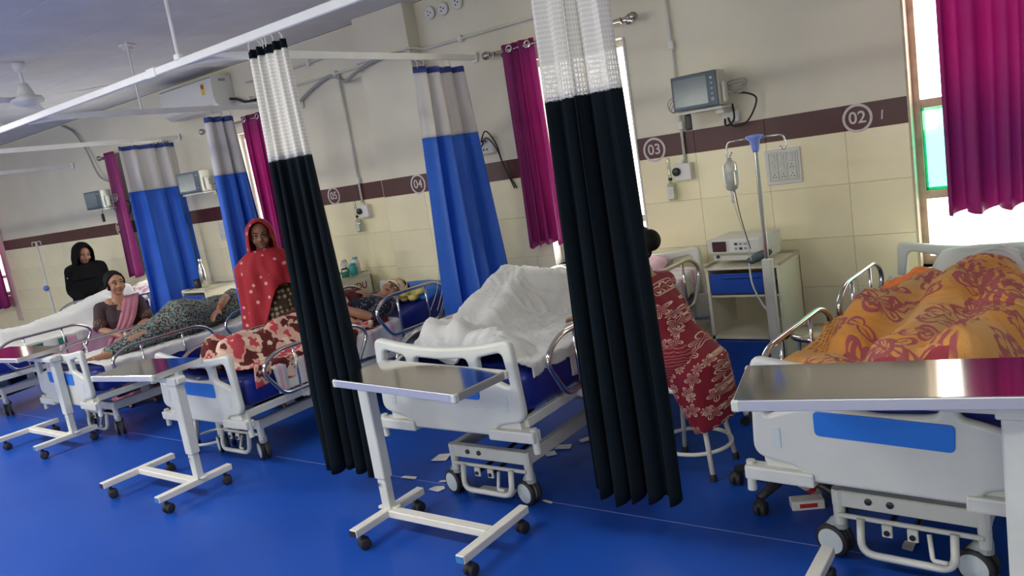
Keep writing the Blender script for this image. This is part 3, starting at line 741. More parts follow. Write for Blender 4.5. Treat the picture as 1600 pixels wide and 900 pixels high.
# ------------------------------------------------------------------ wall and ceiling fixtures
def clip_ring(par, p, r=.016): obj('clip', lathe(NB(), [(r, -.012), (r, .012)], 12, p, RX(PI/2)), 'white_powder', par)
def conduit(pts, r, label, m='white_powder', clips=(), smooth_=False):
    P = spline(pts, 8) if smooth_ else fillet(pts, .04, 4)
    b = V(pts[0]); t = thing('cable_conduit', b, label, 'conduit', 'surface conduits')
    obj('pipe', tube(NB(), [p-b for p in P], r, 8), m, t, True)
    for c in clips: obj('clip', B(V(c)-b, (.035, .03, .05) , None, .004, 1), 'plaster_white', t)
    return t
Yw = D-.005
conduit([(-7.1, Yw-.01, 2.52), (-4.62, Yw-.01, 2.52), (-4.60, PIL[2]-.012, 2.525), (-4.0, PIL[2]-.012, 2.525), (-3.98, Yw-.01, 2.51), (-1.2, Yw-.01, 2.51)], .010, 'long thin horizontal conduit high on the window wall', clips=[(-5.0, Yw-.01, 2.52), (-3.62, Yw-.01, 2.51), (-6.2, Yw-.01, 2.52)])
conduit([(-6.2, Yw-.01, 2.67), (-5.08, Yw-.01, 2.67)], .009, 'short upper conduit beside the air conditioner', clips=[(-5.3, Yw-.01, 2.67)])
conduit([(-4.96, Yw-.012, 2.52), (-4.96, Yw-.012, 1.42)], .011, 'vertical conduit dropping to the oxygen outlet near number 05', clips=[(-4.96, Yw-.012, 1.62)])
conduit([(-2.0, Yw-.012, ZC), (-2.0, Yw-.012, 1.40)], .010, 'vertical conduit running down behind the monitor near number 03', clips=[(-2.0, Yw-.012, 2.12), (-2.0, Yw-.012, 1.63)])
conduit([(-5.75, Yw-.02, 2.20), (-5.51, Yw-.02, 2.37), (-5.08, Yw-.02, 2.51), (-4.90, Yw-.02, 2.44), (-4.70, PIL[2]-.035, 2.42), (-4.45, PIL[2]-.035, 2.49), (-4.12, PIL[2]-.035, 2.50), (-3.9, Yw-.04, 2.33)], .014, 'grey corrugated hose looping across the wall beside the pillar', 'cable_grey', smooth_=True)
conduit([(-9.9, Yw-.012, 2.84), (-9.62, Yw-.02, 2.72), (-9.42, Yw-.03, 2.5), (-9.22, Yw-.05, 2.16), (-8.95, Yw-.05, 2.05)], .011, 'dark cable hanging down to the far monitor', 'cable_grey', smooth_=True)
for i, (x, z, wd) in enumerate(((-3.87, 2.75, 'left'), (-3.74, 2.75, 'middle'), (-3.60, 2.76, 'right'))):
    t = thing('round_outlet', (x, Yw, z), wd + ' one of three round white outlets near the ceiling', 'outlet', 'round outlets near the ceiling')
    obj('plate', lathe(NB(), [(.047, 0), (.047, .010), (.040, .016)], 24, (0, 0, 0), RX(PI/2)), 'plaster_white', t)
    bm = NB()
    for a in (0, 2.1, 4.2): cyl(bm, (.016*math.cos(a), -.017, .016*math.sin(a)), (.016*math.cos(a), -.012, .016*math.sin(a)), .006, seg=10)
    obj('hole', bm, 'black_plastic', t)
# air conditioner
t = thing('air_conditioner', (-6.885, D, 2.645), 'white wall-mounted air conditioner below the ceiling', 'air conditioner')
sec = [(0, -.15), (-.16, -.15), (-.21, -.11), (-.225, -.04), (-.215, .12), (-.195, .145), (0, .145)]
bm = NB(); A = [bm.verts.new((-.445, y, z)) for y, z in sec]; Bq = [bm.verts.new((.445, y, z)) for y, z in sec]
for k in range(len(sec)): bm.faces.new((A[k], A[(k+1) % len(sec)], Bq[(k+1) % len(sec)], Bq[k]))
bm.faces.new(A[::-1]); bm.faces.new(Bq); obj('body', bm, 'plaster_white', t)
obj('intake_grille', B((0, -.1, .147), (.83, .14, .004)), 'grey_plastic', t)
obj('outlet_flap', B((-.02, -.19, -.132), (.78, .05, .008), RX(-.65)), 'white_plastic', t)
obj('front_gap', B((0, -.211, .124), (.885, .006, .008)), 'joint_dark', t)
lb = obj('energy_label', B((.30, -.2215, .035), (.055, .004, .11)), 'label_yellow', t); obj('label_emblem', lathe(NB(), [(.022, 0), (.022, .002)], 18, (.30, -.2235, .06), RX(PI/2)), 'label_red', lb)
obj('logo_plate', B((.4465, -.10, .10), (.004, .07, .022)), 'grey_plastic', t)
obj('drain_pipe', tube(NB(), [(.445, -.05, -.08), (.52, -.04, -.095), (.63, -.03, -.14), (.78, -.02, -.15)], .012, 8), 'cable_black', t)
# fan and detector
t = thing('ceiling_fan', (-6.28, 2.73, ZC), 'white ceiling fan at upper left', 'fan')
obj('canopy', lathe(NB(), [(.045, 0), (.04, -.05), (.02, -.07)], 18), 'white_paint', t, True)
obj('down_rod', cyl(NB(), (0, 0, -.05), (0, 0, -.20), .012), 'white_paint', t)
obj('motor', lathe(NB(), [(.03, -.15), (.05, -.20), (.06, -.235), (.105, -.25), (.115, -.27), (.11, -.29), (.06, -.315), (.02, -.32)], 26), 'white_paint', t, True)
for k in range(3):
    a = .55+2*PI*k/3; bm = NB(); P = []
    for i in range(9):
        r = .10+.50*i/8; wd = .055+.02*i/8
        P.append([V((r*math.cos(a)-s*wd*math.sin(a), r*math.sin(a)+s*wd*math.cos(a), -.268+s*.010)) for s in (-1, -.5, 0, .5, 1)])
    solid(obj('blade', grid_mesh(P), 'white_paint', t), .004)
t = thing('ceiling_detector', (-5.62, 3.22, ZC), 'small round white detector on the ceiling above the cross rail', 'detector')
obj('base', lathe(NB(), [(.06, 0), (.06, -.012), (.05, -.018)], 20), 'white_paint', t); obj('sensor', lathe(NB(), [(.04, -.018), (.036, -.035), (.02, -.042)], 18), 'plaster_white', t)
# bed numbers
def number(s, x, y, z, label, k=1.):
    t = thing('bed_number', (x, y, z), label, 'number', 'painted bed numbers')
    obj('ring', plate([circ(.078*k, 32), circ(.064*k, 32)[::-1]], .0016, .0004, 1), 'number_paint', t)
    obj('digits', text(s, .092*k, .0008), 'number_paint', t); return t
number('02', -.98, D-.0055, 1.513, 'painted circled number 02 on the maroon band, beside the bright window')
o = obj('stroke_mark', B((.125, 0, 0), (.007, .0015, .05), RY(.12)), 'number_paint', [q for q in bpy.data.objects if q.name == 'bed_number'][0])
number('03', -2.205, D-.0055, 1.505, 'painted circled number 03 on the maroon band, left of the monitor')
number('04', -4.175, PIL[2]-.0055, 1.515, 'painted circled number 04 on the pillar beside the blue curtain')
number('05', -5.32, D-.0055, 1.52, 'painted circled number 05 beside the dark curtain')
number('06', -9.15, D-.0055, 1.52, 'farthest painted circled number, near the far monitor')
# patient monitors
def monitor(x, z, label, yaw_=0., cable=1, y=4.36, sc=1.):
    t = thing('patient_monitor', (x, y, z), label, 'monitor', 'wall patient monitors', yaw_)
    obj('casing', B((0, .075, 0), (.285*sc, .13, .205*sc), None, .012), 'white_plastic', t)
    obj('bezel', B((0, .004, 0), (.278*sc, .016, .198*sc), None, .006), 'monitor_bezel', t)
    sc_ = obj('screen', B((-.022*sc, -.0045, 0), (.205*sc, .004, .158*sc)), 'screen', t)
    for k in range(5): obj('button', cyl(NB(), (.108*sc, -.006, (.06-.03*k)*sc), (.108*sc, 0, (.06-.03*k)*sc), .007 if k < 4 else .011, seg=10), 'grey_plastic' if k else 'paper', t)
    obj('handle', B((.155*sc, .07, -.03), (.02, .05, .12), None, .008), 'white_plastic', t)
    # bracket
    s = thing('monitor_bracket', (x, y, z-.105*sc), 'white wall bracket under the ' + label.replace('patient monitor', 'monitor'), 'bracket', 'monitor brackets', yaw_)
    obj('shelf', B((.02, .10, -.010), (.27, .20, .014), None, .003, 1), 'white_powder', s)
    obj('arm', B((.12, D-y-.10, -.03), (.05, .17, .03), None, .004, 1), 'white_powder', s)
    obj('wall_box', B((.13, D-y-.03, -.07), (.10, .05, .07), None, .006, 1), 'plaster_white', s)
    bm = NB()
    if cable:
        tube(bm, spline([(.12, D-y-.06, -.075), (.16, D-y-.09, -.13), (.24, D-y-.07, -.11), (.30, D-y-.06, .0), (.26, D-y-.08, .045), (.18, .13, .06)], 8), .0055, 7); obj('power_cable', bm, 'cable_black', s, True)
        bm = NB(); tube(bm, spline([(.10, D-y-.06, -.08), (.12, D-y-.10, -.12), (.17, D-y-.10, -.09), (.155, .17, .0)], 8), .006, 7); obj('plug_lead', bm, 'cable_black', s, True)
        for q in range(3):
            bm = NB(); a0 = q*.4; tube(bm, [(-.17+.05*math.cos(a)+.01*q, .10, .05+.045*math.sin(a+a0)) for a in [2*PI*k/18 for k in range(18)]], .003, 6, True); obj('lead_coil', bm, 'cable_grey', s, True)
            bm = NB(); tube(bm, [(.21+.06*math.cos(a), .11+.01*q, .075+.02*q+.02*math.sin(a)) for a in [2*PI*k/18 for k in range(18)]], .004, 6, True); obj('sensor_lead', bm, 'cable_grey', s, True)
    return t
monitor(-1.80, 1.81, 'patient monitor with grey screen on the wall above bed number 03', y=4.40)
monitor(-6.98, 1.86, 'patient monitor with dark screen between the two farther blue curtains', .25, y=4.30)
monitor(-9.0, 1.88, 'patient monitor on the wall above the woman in black', .15, y=4.33)
t = thing('monitor_cuff', (-1.90, 4.5, 1.69), 'black oval probe pouch hanging under the monitor', 'pouch'); obj('pouch', B((0, 0, -.05), (.042, .02, .095), None, .009), 'black_plastic', t); obj('strap', tube(NB(), [(0, 0, -.01), (.005, 0, .03)], .004, 6), 'cable_black', t)
t = thing('monitor_cuff', (-9.05, 4.42, 1.72), 'black probe pouch hanging beside the far monitor', 'pouch'); obj('pouch', B((0, 0, -.05), (.045, .02, .095), None, .009), 'black_plastic', t); obj('strap', tube(NB(), [(0, 0, -.01), (.03, 0, .05)], .004, 6), 'cable_black', t)
# empty bracket beside the middle blue curtain
t = thing('wall_socket_box', (-3.50, D, 1.72), 'white socket box with two black leads beside the blue curtain', 'socket')
obj('box', B((-.03, -.02, 0), (.13, .04, .13), None, .006, 1), 'plaster_white', t)
for q, dz in enumerate((-.03, .03)):
    bm = NB()
    for u in (-.05, -.02): cyl(bm, (u, -.042, dz), (u, -.038, dz), .008, seg=10)
    obj('socket_hole', bm, 'black_plastic', t)
for q in range(2): obj('lead', tube(NB(), spline([(-.06, -.045, .03-.03*q), (.02, -.075, .10-.05*q), (.085, -.06, .0-.04*q), (.10, -.03, -.16), (.16+.02*q, -.02, -.34)], 8), .005, 7), 'cable_black', t, True)
# oxygen outlets
def oxygen(x, z, label):
    t = thing('oxygen_outlet', (x, D, z), label, 'oxygen outlet', 'oxygen outlets')
    obj('box', B((.02, -.03, .0), (.115, .06, .105), None, .008), 'plaster_white', t)
    obj('knob', lathe(NB(), [(.026, 0), (.026, .02), (.018, .026)], 18, (-.015, -.058, .005), RX(PI/2)), 'black_plastic', t, True)
    obj('inlet_pipe', cyl(NB(), (.02, -.03, .05), (.02, -.03, .075), .009), 'white_powder', t)
    ft = obj('flow_tube', lathe(NB(), [(.010, -.03), (.012, 0), (.012, .12), (.008, .13)], 14, (-.065, -.06, -.03)), 'glass_flow', t, True); obj('tube_cap', lathe(NB(), [(.013, 0), (.013, .018)], 12, (-.065, -.06, -.045)), 'black_plastic', ft)
    bt = obj('humidifier_bottle', lathe(NB(), [(.022, -.135), (.030, -.13), (.030, -.03), (.018, -.02)], 18, (-.068, -.045, -.04)), 'glass_flow', t, True)
    obj('label_card', B((-.068, -.078, -.12), (.045, .001, .075)), 'paper', bt)
    for k in range(6): obj('scale_line', B((-.068, -.0788, -.095-.010*k), (.030 if k % 2 else .022, .0006, .0025)), 'grey_plastic', bt)
oxygen(-2.03, 1.345, 'white oxygen outlet with flow meter below number 03')
oxygen(-4.95, 1.355, 'white oxygen outlet with flow meter between numbers 05 and 04')
# switch panels
def switch_panel(x, z, label):
    t = thing('switch_panel', (x, D-.004, z), label, 'switchboard', 'switch panels')
    obj('backplate', B((0, -.006, 0), (.205, .014, .205), None, .004, 1), 'plaster_white', t); obj('frame', plate([L2([(-.088, -.088), (.088, -.088), (.088, .088), (-.088, .088)], .006), L2([(-.078, -.078), (-.078, .078), (.078, .078), (.078, -.078)], .004)], .006, .0015, 1), 'white_plastic', t).location = (0, -.015, 0)
    for r in range(3):
        for c in range(3):
            x_, z_ = -.052+.052*c, .052-.052*r; mo = obj('module', B((x_, -.015, z_), (.047, .008, .047), None, .002, 1), 'white_plastic', t)
            if (r, c) in ((1, 2), (2, 2), (2, 0), (2, 1)):
                for u, v_ in ((-.008, -.006), (.008, -.006), (0, .010)): obj('pin_hole', cyl(NB(), (x_+u, -.0205, z_+v_), (x_+u, -.018, z_+v_), .0035, seg=8), 'black_plastic', mo)
            else: obj('rocker', B((x_, -.020, z_), (.020, .006, .036), RX(.12), .002, 1), 'white_plastic', mo)
switch_panel(-1.40, 1.30, 'white nine-module switch panel on the cream tiles above the bedside cabinet')
switch_panel(-7.05, 1.34, 'white switch panel between the two farther blue curtains')
t = thing('wall_socket', (-1.83, D-.004, .54), 'small white wall socket low beside the bedside cabinet', 'socket'); obj('plate', B((0, -.006, 0), (.085, .012, .13), None, .004, 1), 'plaster_white', t); obj('socket_insert', B((0, -.013, -.02), (.05, .004, .05), None, .002, 1), 'hub_grey', t)

# ------------------------------------------------------------------ bedside cabinets
def cabinet(x0, x1, y0, y1, h, label, letters=None, shut=False):
    cx = (x0+x1)/2; w_, d_ = x1-x0, y1-y0; t = thing('bedside_cabinet', (cx, y0, 0), label, 'cabinet', 'bedside cabinets')
    bm = NB()
    for s in (-1, 1): box(bm, (s*(w_/2-.008), d_/2, h/2+.02), (.016, d_, h-.04))
    box(bm, (0, d_-.006, h/2+.02), (w_, .012, h-.04)); box(bm, (0, d_/2, .07), (w_, d_, .02)); box(bm, (0, d_/2, h*.50), (w_, d_, .02)); box(bm, (0, d_/2, h*.80), (w_-.03, d_-.02, .012))
    body = obj('body', bm, 'ivory_steel', t)
    tp = NB(); box(tp, (0, d_/2, h), (w_+.01, d_+.01, .012), None, .003, 1)
    top = obj('top', tp, 'ivory_steel', t)
    lip = NB()
    for s in (-1, 1): box(lip, (s*(w_/2), d_/2, h+.012), (.008, d_, .022))
    box(lip, (0, d_, h+.012), (w_, .008, .022)); obj('top_lip', lip, 'steel', top)
    dr = obj('drawer', B((0, -.006, h*.895), (w_-.05, .016, h*.145), None, .004, 1), 'blue_drawer', t); obj('drawer_pull', B((0, -.018, h*.94), (w_*.5, .012, .010), None, .003, 1), 'blue_drawer', dr)
    dd = obj('door', B((0, -.006, h*.28), (w_-.05, .016, h*.40), None, .004, 1), 'blue_drawer', t); obj('door_handle', B((w_*.3, -.018, h*.36), (.012, .014, .07), None, .003, 1), 'steel', dd)
    for sx in (-1, 1):
        for y in (.04, d_-.04):
            c = NB(); lathe(c, [(.010, -.010), (.026, -.010), (.028, 0), (.026, .010), (.010, .010)], 14, (sx*(w_/2-.03), y, .028), RY(PI/2)); cyl(c, (sx*(w_/2-.03), y, .03), (sx*(w_/2-.03), y, .062), .010, seg=8); obj('castor', c, 'rubber', t)
    if letters:
        me = text(letters, .085, .0006); o = obj('stencil_letters', me, 'letters_red', t); o.location = (w_/2+.0012, d_*.60, h*.90); o.rotation_euler = (0, 0, PI/2)
    return t
cabinet(-1.745, -1.325, 4.12, 4.50, .80, 'cream bedside cabinet with blue drawer and open shelf beside bed 03')
cabinet(-5.30, -4.90, 4.10, 4.50, .83, 'grey cream bedside cabinet stencilled with red letters at the head of bed 04', 'HDU')
cabinet(-7.12, -6.72, 4.05, 4.45, .82, 'cream bedside cabinet with blue drawer carrying a steel flask')
# device on the cabinet
t = thing('infusion_pump', (-1.565, 4.30, .825), 'white boxy infusion device with red display on the bedside cabinet', 'medical device', rz=-.12)
obj('lower_case', B((.0, .02, .03), (.30, .24, .05), None, .008), 'white_plastic', t); obj('upper_case', B((0, .0, .095), (.32, .28, .085), None, .010), 'white_plastic', t)
obj('display', B((-.085, -.142, .095), (.085, .006, .058), None, .002, 1), 'led_dark', t); pn = obj('control_panel', B((.04, -.142, .095), (.12, .004, .062)), 'plaster_white', t)
for k in range(6): obj('button', B((.02+.028*(k % 3), -.1455, .108-.026*(k//3)), (.018, .004, .014), None, .001, 1), 'grey_plastic' if k % 4 else 'black_plastic', pn)
obj('knob', cyl(NB(), (-.12, -.105, .03), (-.12, -.09, .03), .010), 'black_plastic', t)
t = thing('pressure_cuff', (-1.41, 4.10, .825), 'dark grey-green rolled pressure cuff on the cabinet edge', 'cuff'); obj('roll', remesh(ell(ell(NB(), (0, 0, .045), (.07, .03, .026), RY(-.35)), (-.05, -.01, .022), (.03, .025, .02)), .005, 3), 'teal_dark', t, True)
obj('hose', tube(NB(), spline([(-.06, -.02, .03), (-.05, -.04, -.1), (.0, -.05, -.22), (.05, -.06, -.28)], 8), .005, 7), 'white_plastic', t, True)
# flask, mug, cups
t = thing('steel_flask', (-6.97, 4.22, .832), 'tall stainless steel flask on the cabinet between blue curtains', 'flask')
obj('body', lathe(NB(), [(.034, 0), (.037, .005), (.037, .17), (.030, .21), (.020, .235), (.018, .25)], 24), 'flask', t, True); obj('cap', lathe(NB(), [(.019, .25), (.021, .255), (.021, .283), (.017, .288)], 20), 'flask', t, True)
t = thing('black_mug', (-7.06, 4.20, .832), 'black mug beside the steel flask', 'mug'); obj('cup', lathe(NB(), [(.03, 0), (.036, .004), (.038, .09), (.034, .09), (.03, .012)], 20), 'black_plastic', t, True); obj('handle', tube(NB(), spline([(-.036, 0, .07), (-.065, 0, .06), (-.062, 0, .03), (-.034, 0, .02)], 5), .005, 7), 'black_plastic', t, True)
for i, (x, y, m, h, lb) in enumerate(((-4.98, 4.38, 'teal', .09, 'turquoise cup on the lettered cabinet'), (-5.06, 4.36, 'black_plastic', .07, 'small dark jar on the lettered cabinet'), (-5.12, 4.42, 'bottle_plastic', .12, 'clear plastic bottle on the lettered cabinet'), (-4.97, 4.28, 'green_cloth', .05, 'low dark green tub on the lettered cabinet'), (-5.0, 4.44, 'white_plastic', .13, 'white bottle behind the turquoise cup'))):
    t = thing('cup' if i == 0 else 'jar' if i in (1, 3) else 'bottle', (x, y, .842), lb, 'cup' if i == 0 else 'jar' if i in (1, 3) else 'bottle', 'things on the lettered cabinet')
    obj('vessel', lathe(NB(), [(.026, 0), (.032, .004), (.034, h*.75), (.030, h*.85), (.022, h)], 18), m, t, True); obj('lid', lathe(NB(), [(.024, h), (.024, h+.012), (.018, h+.015)], 16), 'teal_plastic' if i in (0, 4) else 'white_plastic', t, True)

# ------------------------------------------------------------------ drip stands
t = thing('drip_stand', (-1.345, 4.0, 0), 'steel drip stand with blue knob and hanging bottle in front of the cabinet', 'drip stand', 'drip stands')
obj('lower_column', B((0, 0, .47), (.05, .045, .80), None, .005, 1), 'white_powder', t); obj('pole', cyl(NB(), (0, 0, .85), (0, 0, 1.49), .011), 'steel', t)
kb = NB(); lathe(kb, [(.014, 1.43), (.02, 1.45), (.026, 1.49), (.044, 1.505), (.044, 1.515), (.02, 1.52)], 18); obj('knob', kb, 'knob_blue', t, True)
for s in (-1, 1): obj('hook', tube(NB(), fillet([(s*.02, 0, 1.505), (s*.145, 0, 1.50), (s*.158, 0, 1.44), (s*.14, 0, 1.425), (s*.125, 0, 1.445)], .02, 4), .005, 8), 'steel', t, True)
for k in range(5):
    a = 2*PI*k/5+.3; lg = obj('foot', tube(NB(), [(0, 0, .09), (.24*math.cos(a), .24*math.sin(a), .065)], [.018, .012], 8), 'white_powder', t)
    obj('wheel', lathe(NB(), [(.010, -.010), (.024, -.010), (.024, .010), (.010, .010)], 14, (.24*math.cos(a), .24*math.sin(a), .025), RZ(a+PI/2) @ RY(PI/2)), 'rubber', lg)
t = thing('drip_bottle', (-1.49, 4.0, 1.425), 'clear fluid bottle hanging from the drip stand hook', 'drip bottle')
obj('bottle', lathe(NB(), [(.010, -.005), (.014, -.02), (.034, -.035), (.037, -.05), (.037, -.145), (.028, -.172), (.013, -.18)], 22), 'bottle_plastic', t, True)
obj('fluid', lathe(NB(), [(.034, -.075), (.035, -.08), (.035, -.143), (.026, -.168)], 20), 'fluid', t, True)
obj('hanging_loop', tube(NB(), [(.012*math.cos(a), 0, .006+.014*math.sin(a)) for a in [2*PI*k/12 for k in range(12)]], .002, 6, True), 'tube_clear', t)
dc = obj('drip_chamber', lathe(NB(), [(.008, -.18), (.011, -.19), (.011, -.235), (.004, -.245)], 14), 'bottle_plastic', t, True)
obj('drip_line', tube(NB(), spline([(0, 0, -.24), (.012, -.005, -.30), (.05, -.01, -.45), (.06, .0, -.56)], 8), .0028, 6), 'tube_clear', dc, True)
obj('roller_clamp', tube(NB(), spline([(.012, .0, -.17), (.03, 0, -.33), (.06, .01, -.50)], 8), .0026, 6), 'cable_black', dc, True)
t = thing('drip_stand', (-10.6, 4.28, 0), 'thin white drip stand with blue knob by the far wall', 'drip stand', 'drip stands')
obj('lower_column', cyl(NB(), (0, 0, .06), (0, 0, .92), .018), 'white_powder', t); obj('pole', cyl(NB(), (0, 0, .9), (0, 0, 1.52), .011), 'white_powder', t); obj('knob', ell(NB(), (0, -.02, .92), (.038, .036, .036)), 'chrome_blue', t, True)
for s in (-1, 1): obj('hook', tube(NB(), fillet([(0, 0, 1.51), (s*.12, 0, 1.52), (s*.13, 0, 1.47)], .02, 4), .005, 8), 'white_powder', t, True)
for k in range(5):
    a = 2*PI*k/5; obj('foot', tube(NB(), [(0, 0, .08), (.24*math.cos(a), .24*math.sin(a), .02)], [.018, .012], 8), 'white_powder', t)
t = thing('drainage_bag', (-1.86, 4.30, .58), 'pale grey drainage bag hanging at the head of bed 03', 'bag')
obj('bag', B((0, 0, -.03), (.10, .03, .15), RZ(.4), .012), 'bottle_plastic', t); obj('strap', tube(NB(), [(-.03, .0, .04), (-.02, .0, .10), (.03, 0, .10), (.03, 0, .04)], .004, 6), 'white_plastic', t); obj('tube', tube(NB(), spline([(0, 0, .045), (-.03, -.03, .12), (-.08, -.02, .16), (-.14, 0, .17)], 6), .004, 6), 'tube_clear', t, True)
# hanging drip tubing by the middle blue curtain
t = thing('drip_tubing', (-3.78, 4.2, 1.25), 'two thin clear drip lines hanging beside the blue curtain at bed 04', 'tubing')
for q in range(2): obj('line', tube(NB(), spline([(.0+.03*q, 0, 0), (-.02+.03*q, -.02, -.25), (-.06+.05*q, -.06, -.5), (-.13+.07*q, -.1, -.66)], 8), .003, 6), 'tube_clear', t, True)
obj('clamp', B((.02, -.02, -.12), (.012, .012, .05), None, .003, 1), 'knob_blue', t)

# ------------------------------------------------------------------ stools and swivel base
def stool(x, y, h, rs, label, mseat='ivory_paint', ml='ivory_paint', rot=.4, ringz=.13, splay=.06):
    t = thing('round_stool', (x, y, 0), label, 'stool', 'round stools', rot)
    obj('seat', lathe(NB(), [(rs*.9, h-.03), (rs, h-.025), (rs, h-.006), (rs*.9, h)], 30), mseat, t, True)
    for k in range(4):
        a = PI/2*k; r0, r1 = rs*.72, rs*.72+splay
        lg = obj('leg', tube(NB(), [(r0*math.cos(a), r0*math.sin(a), h-.03), (r1*math.cos(a), r1*math.sin(a), .02)], .0125, 10), ml, t, True)
        obj('rubber_foot', lathe(NB(), [(.017, 0), (.017, .025), (.014, .035)], 12, (r1*math.cos(a), r1*math.sin(a), 0)), 'rubber', lg)
    rr = rs*.72+splay*(1-ringz/h)
    obj('foot_ring', tube(NB(), [(rr*math.cos(a), rr*math.sin(a), ringz) for a in [2*PI*k/32 for k in range(32)]], .010, 8, True), ml, t, True)
    return t
stool(-1.53, 3.26, .45, .165, 'cream round stool with ring footrest under the woman in red floral kurta', rot=.75, splay=.07)
stool(-4.83, 2.74, .33, .15, 'low white stool with ring footrest under the corner of bed 04', 'white_powder', 'white_powder', .2, .06)
stool(-1.06, 3.86, .52, .155, 'round steel stool between the cabinet and bed 02', 'steel', 'grey_caster', .3, .15)
stool(-7.12, 3.46, .37, .16, 'low stool under the woman in the pink sari', 'white_powder', 'white_powder', .3)
t = thing('swivel_stool', (-1.03, 3.13, 0), 'black five-star swivel stool base beside bed 02', 'stool')
obj('gas_post', cyl(NB(), (0, 0, .08), (0, 0, .33), .022), 'black_plastic', t); obj('seat', lathe(NB(), [(.13, .32), (.16, .33), (.165, .36), (.14, .38)], 26), 'black_plastic', t, True)
for k in range(5):
    a = 2*PI*k/5-1.85; p = V((.26*math.cos(a), .26*math.sin(a), .075)); lg = obj('star_arm', tube(NB(), [(0, 0, .11), p], [.028, .018], 10), 'black_plastic', t, True)
    w_ = NB()
    for q in (-1, 1): lathe(w_, [(.010, -.010), (.028, -.010), (.030, 0), (.028, .010), (.010, .010)], 16, p+V((q*.014, 0, -.045)), RY(PI/2))
    ell(w_, p+V((0, 0, -.03)), (.024, .026, .024)); obj('castor', w_, 'rubber', lg, True)

# ------------------------------------------------------------------ litter on the floor
def scrap(x, y, pts, rot, label, curl=.01, m='paper'):
    bm = NB(); k = RZ(rot); P = L2(pts, .006, 2); c = V((0, 0, 0))
    top = [bm.verts.new(V((*(k @ V((a, b, 0))).xy, .003+curl*abs(math.sin(9*a+5*b))))) for a, b in P]
    f = bm.faces.new(top); bmesh.ops.triangulate(bm, faces=[f]); o = obj('paper_scrap', bm, m); o.location = (x, y, 0); solid(o, .0015)
    return tag(o, label, 'paper scrap', 'paper scraps on the floor')
R4 = lambda a, b: [(-a, -b), (a, -b*.8), (a*.9, b), (-a*.85, b*1.1)]
scrap(-2.96, 2.98, R4(.045, .05), .3, 'cream paper scrap left of the wheels of bed 03')
scrap(-2.96, 2.71, R4(.05, .014), .1, 'thin strip of paper beside the base of the overbed table by bed 03')
scrap(-2.70, 2.65, [(-.045, -.02), (.02, -.03), (.045, 0), (.02, .03), (-.03, .025)], .2, 'rounded paper scrap beside the left front wheel of bed 03')
scrap(-2.72, 2.735, R4(.035, .012), .4, 'tiny paper sliver behind the rounded scrap')
scrap(-2.36, 2.70, R4(.12, .045), .05, 'flattened cream wrapper under the foot bar of bed 03', .012)
scrap(-2.05, 2.70, R4(.03, .008), -.2, 'tiny paper sliver right of the right front wheel of bed 03')
scrap(-2.35, 3.19, R4(.03, .03), .8, 'triangular paper bit deep under bed 03, nearest the navy curtain')
scrap(-2.33, 3.29, R4(.045, .03), .3, 'torn white paper under the right side of bed 03')
scrap(-2.26, 3.41, R4(.035, .025), 1., 'small crumpled paper under bed 03 beside the navy curtain')
scrap(-3.11, 3.46, R4(.05, .05), .4, 'white paper under the left side of bed 03')
scrap(-2.70, 3.31, R4(.05, .018), .2, 'paper strip in the middle under bed 03')
scrap(-.54, 2.80, [(-.03, -.02), (.0, -.035), (.02, .0), (.035, .02), (0, .04), (-.02, .01)], .5, 'crumpled beige paper under the foot bar of bed 02', .02)
t = thing('medicine_carton', (-.95, 3.0, 0), 'flattened cream carton with red print on the floor by bed 02', 'carton', rz=.5)
obj('carton', B((0, 0, .02), (.13, .06, .04), None, .003, 1), 'paper', t); obj('print_band', B((.0, -.0305, .02), (.07, .001, .018)), 'red_print', t)
t = thing('paste_tube', (-.93, 3.10, 0), 'white tube with red and green bands leaning by bed 02', 'tube', rz=1.3)
M_ = RY(-.9)
obj('tube_body', lathe(NB(), [(.018, 0), (.021, .02), (.021, .15), (.016, .19)], 16, (0, 0, .02), M_), 'white_plastic', t, True); obj('red_band', lathe(NB(), [(.0217, .06), (.0217, .105)], 16, (0, 0, .02), M_), 'red_print', t); obj('green_cap', lathe(NB(), [(.017, .19), (.017, .225)], 14, (0, 0, .02), M_), 'green_print', t)

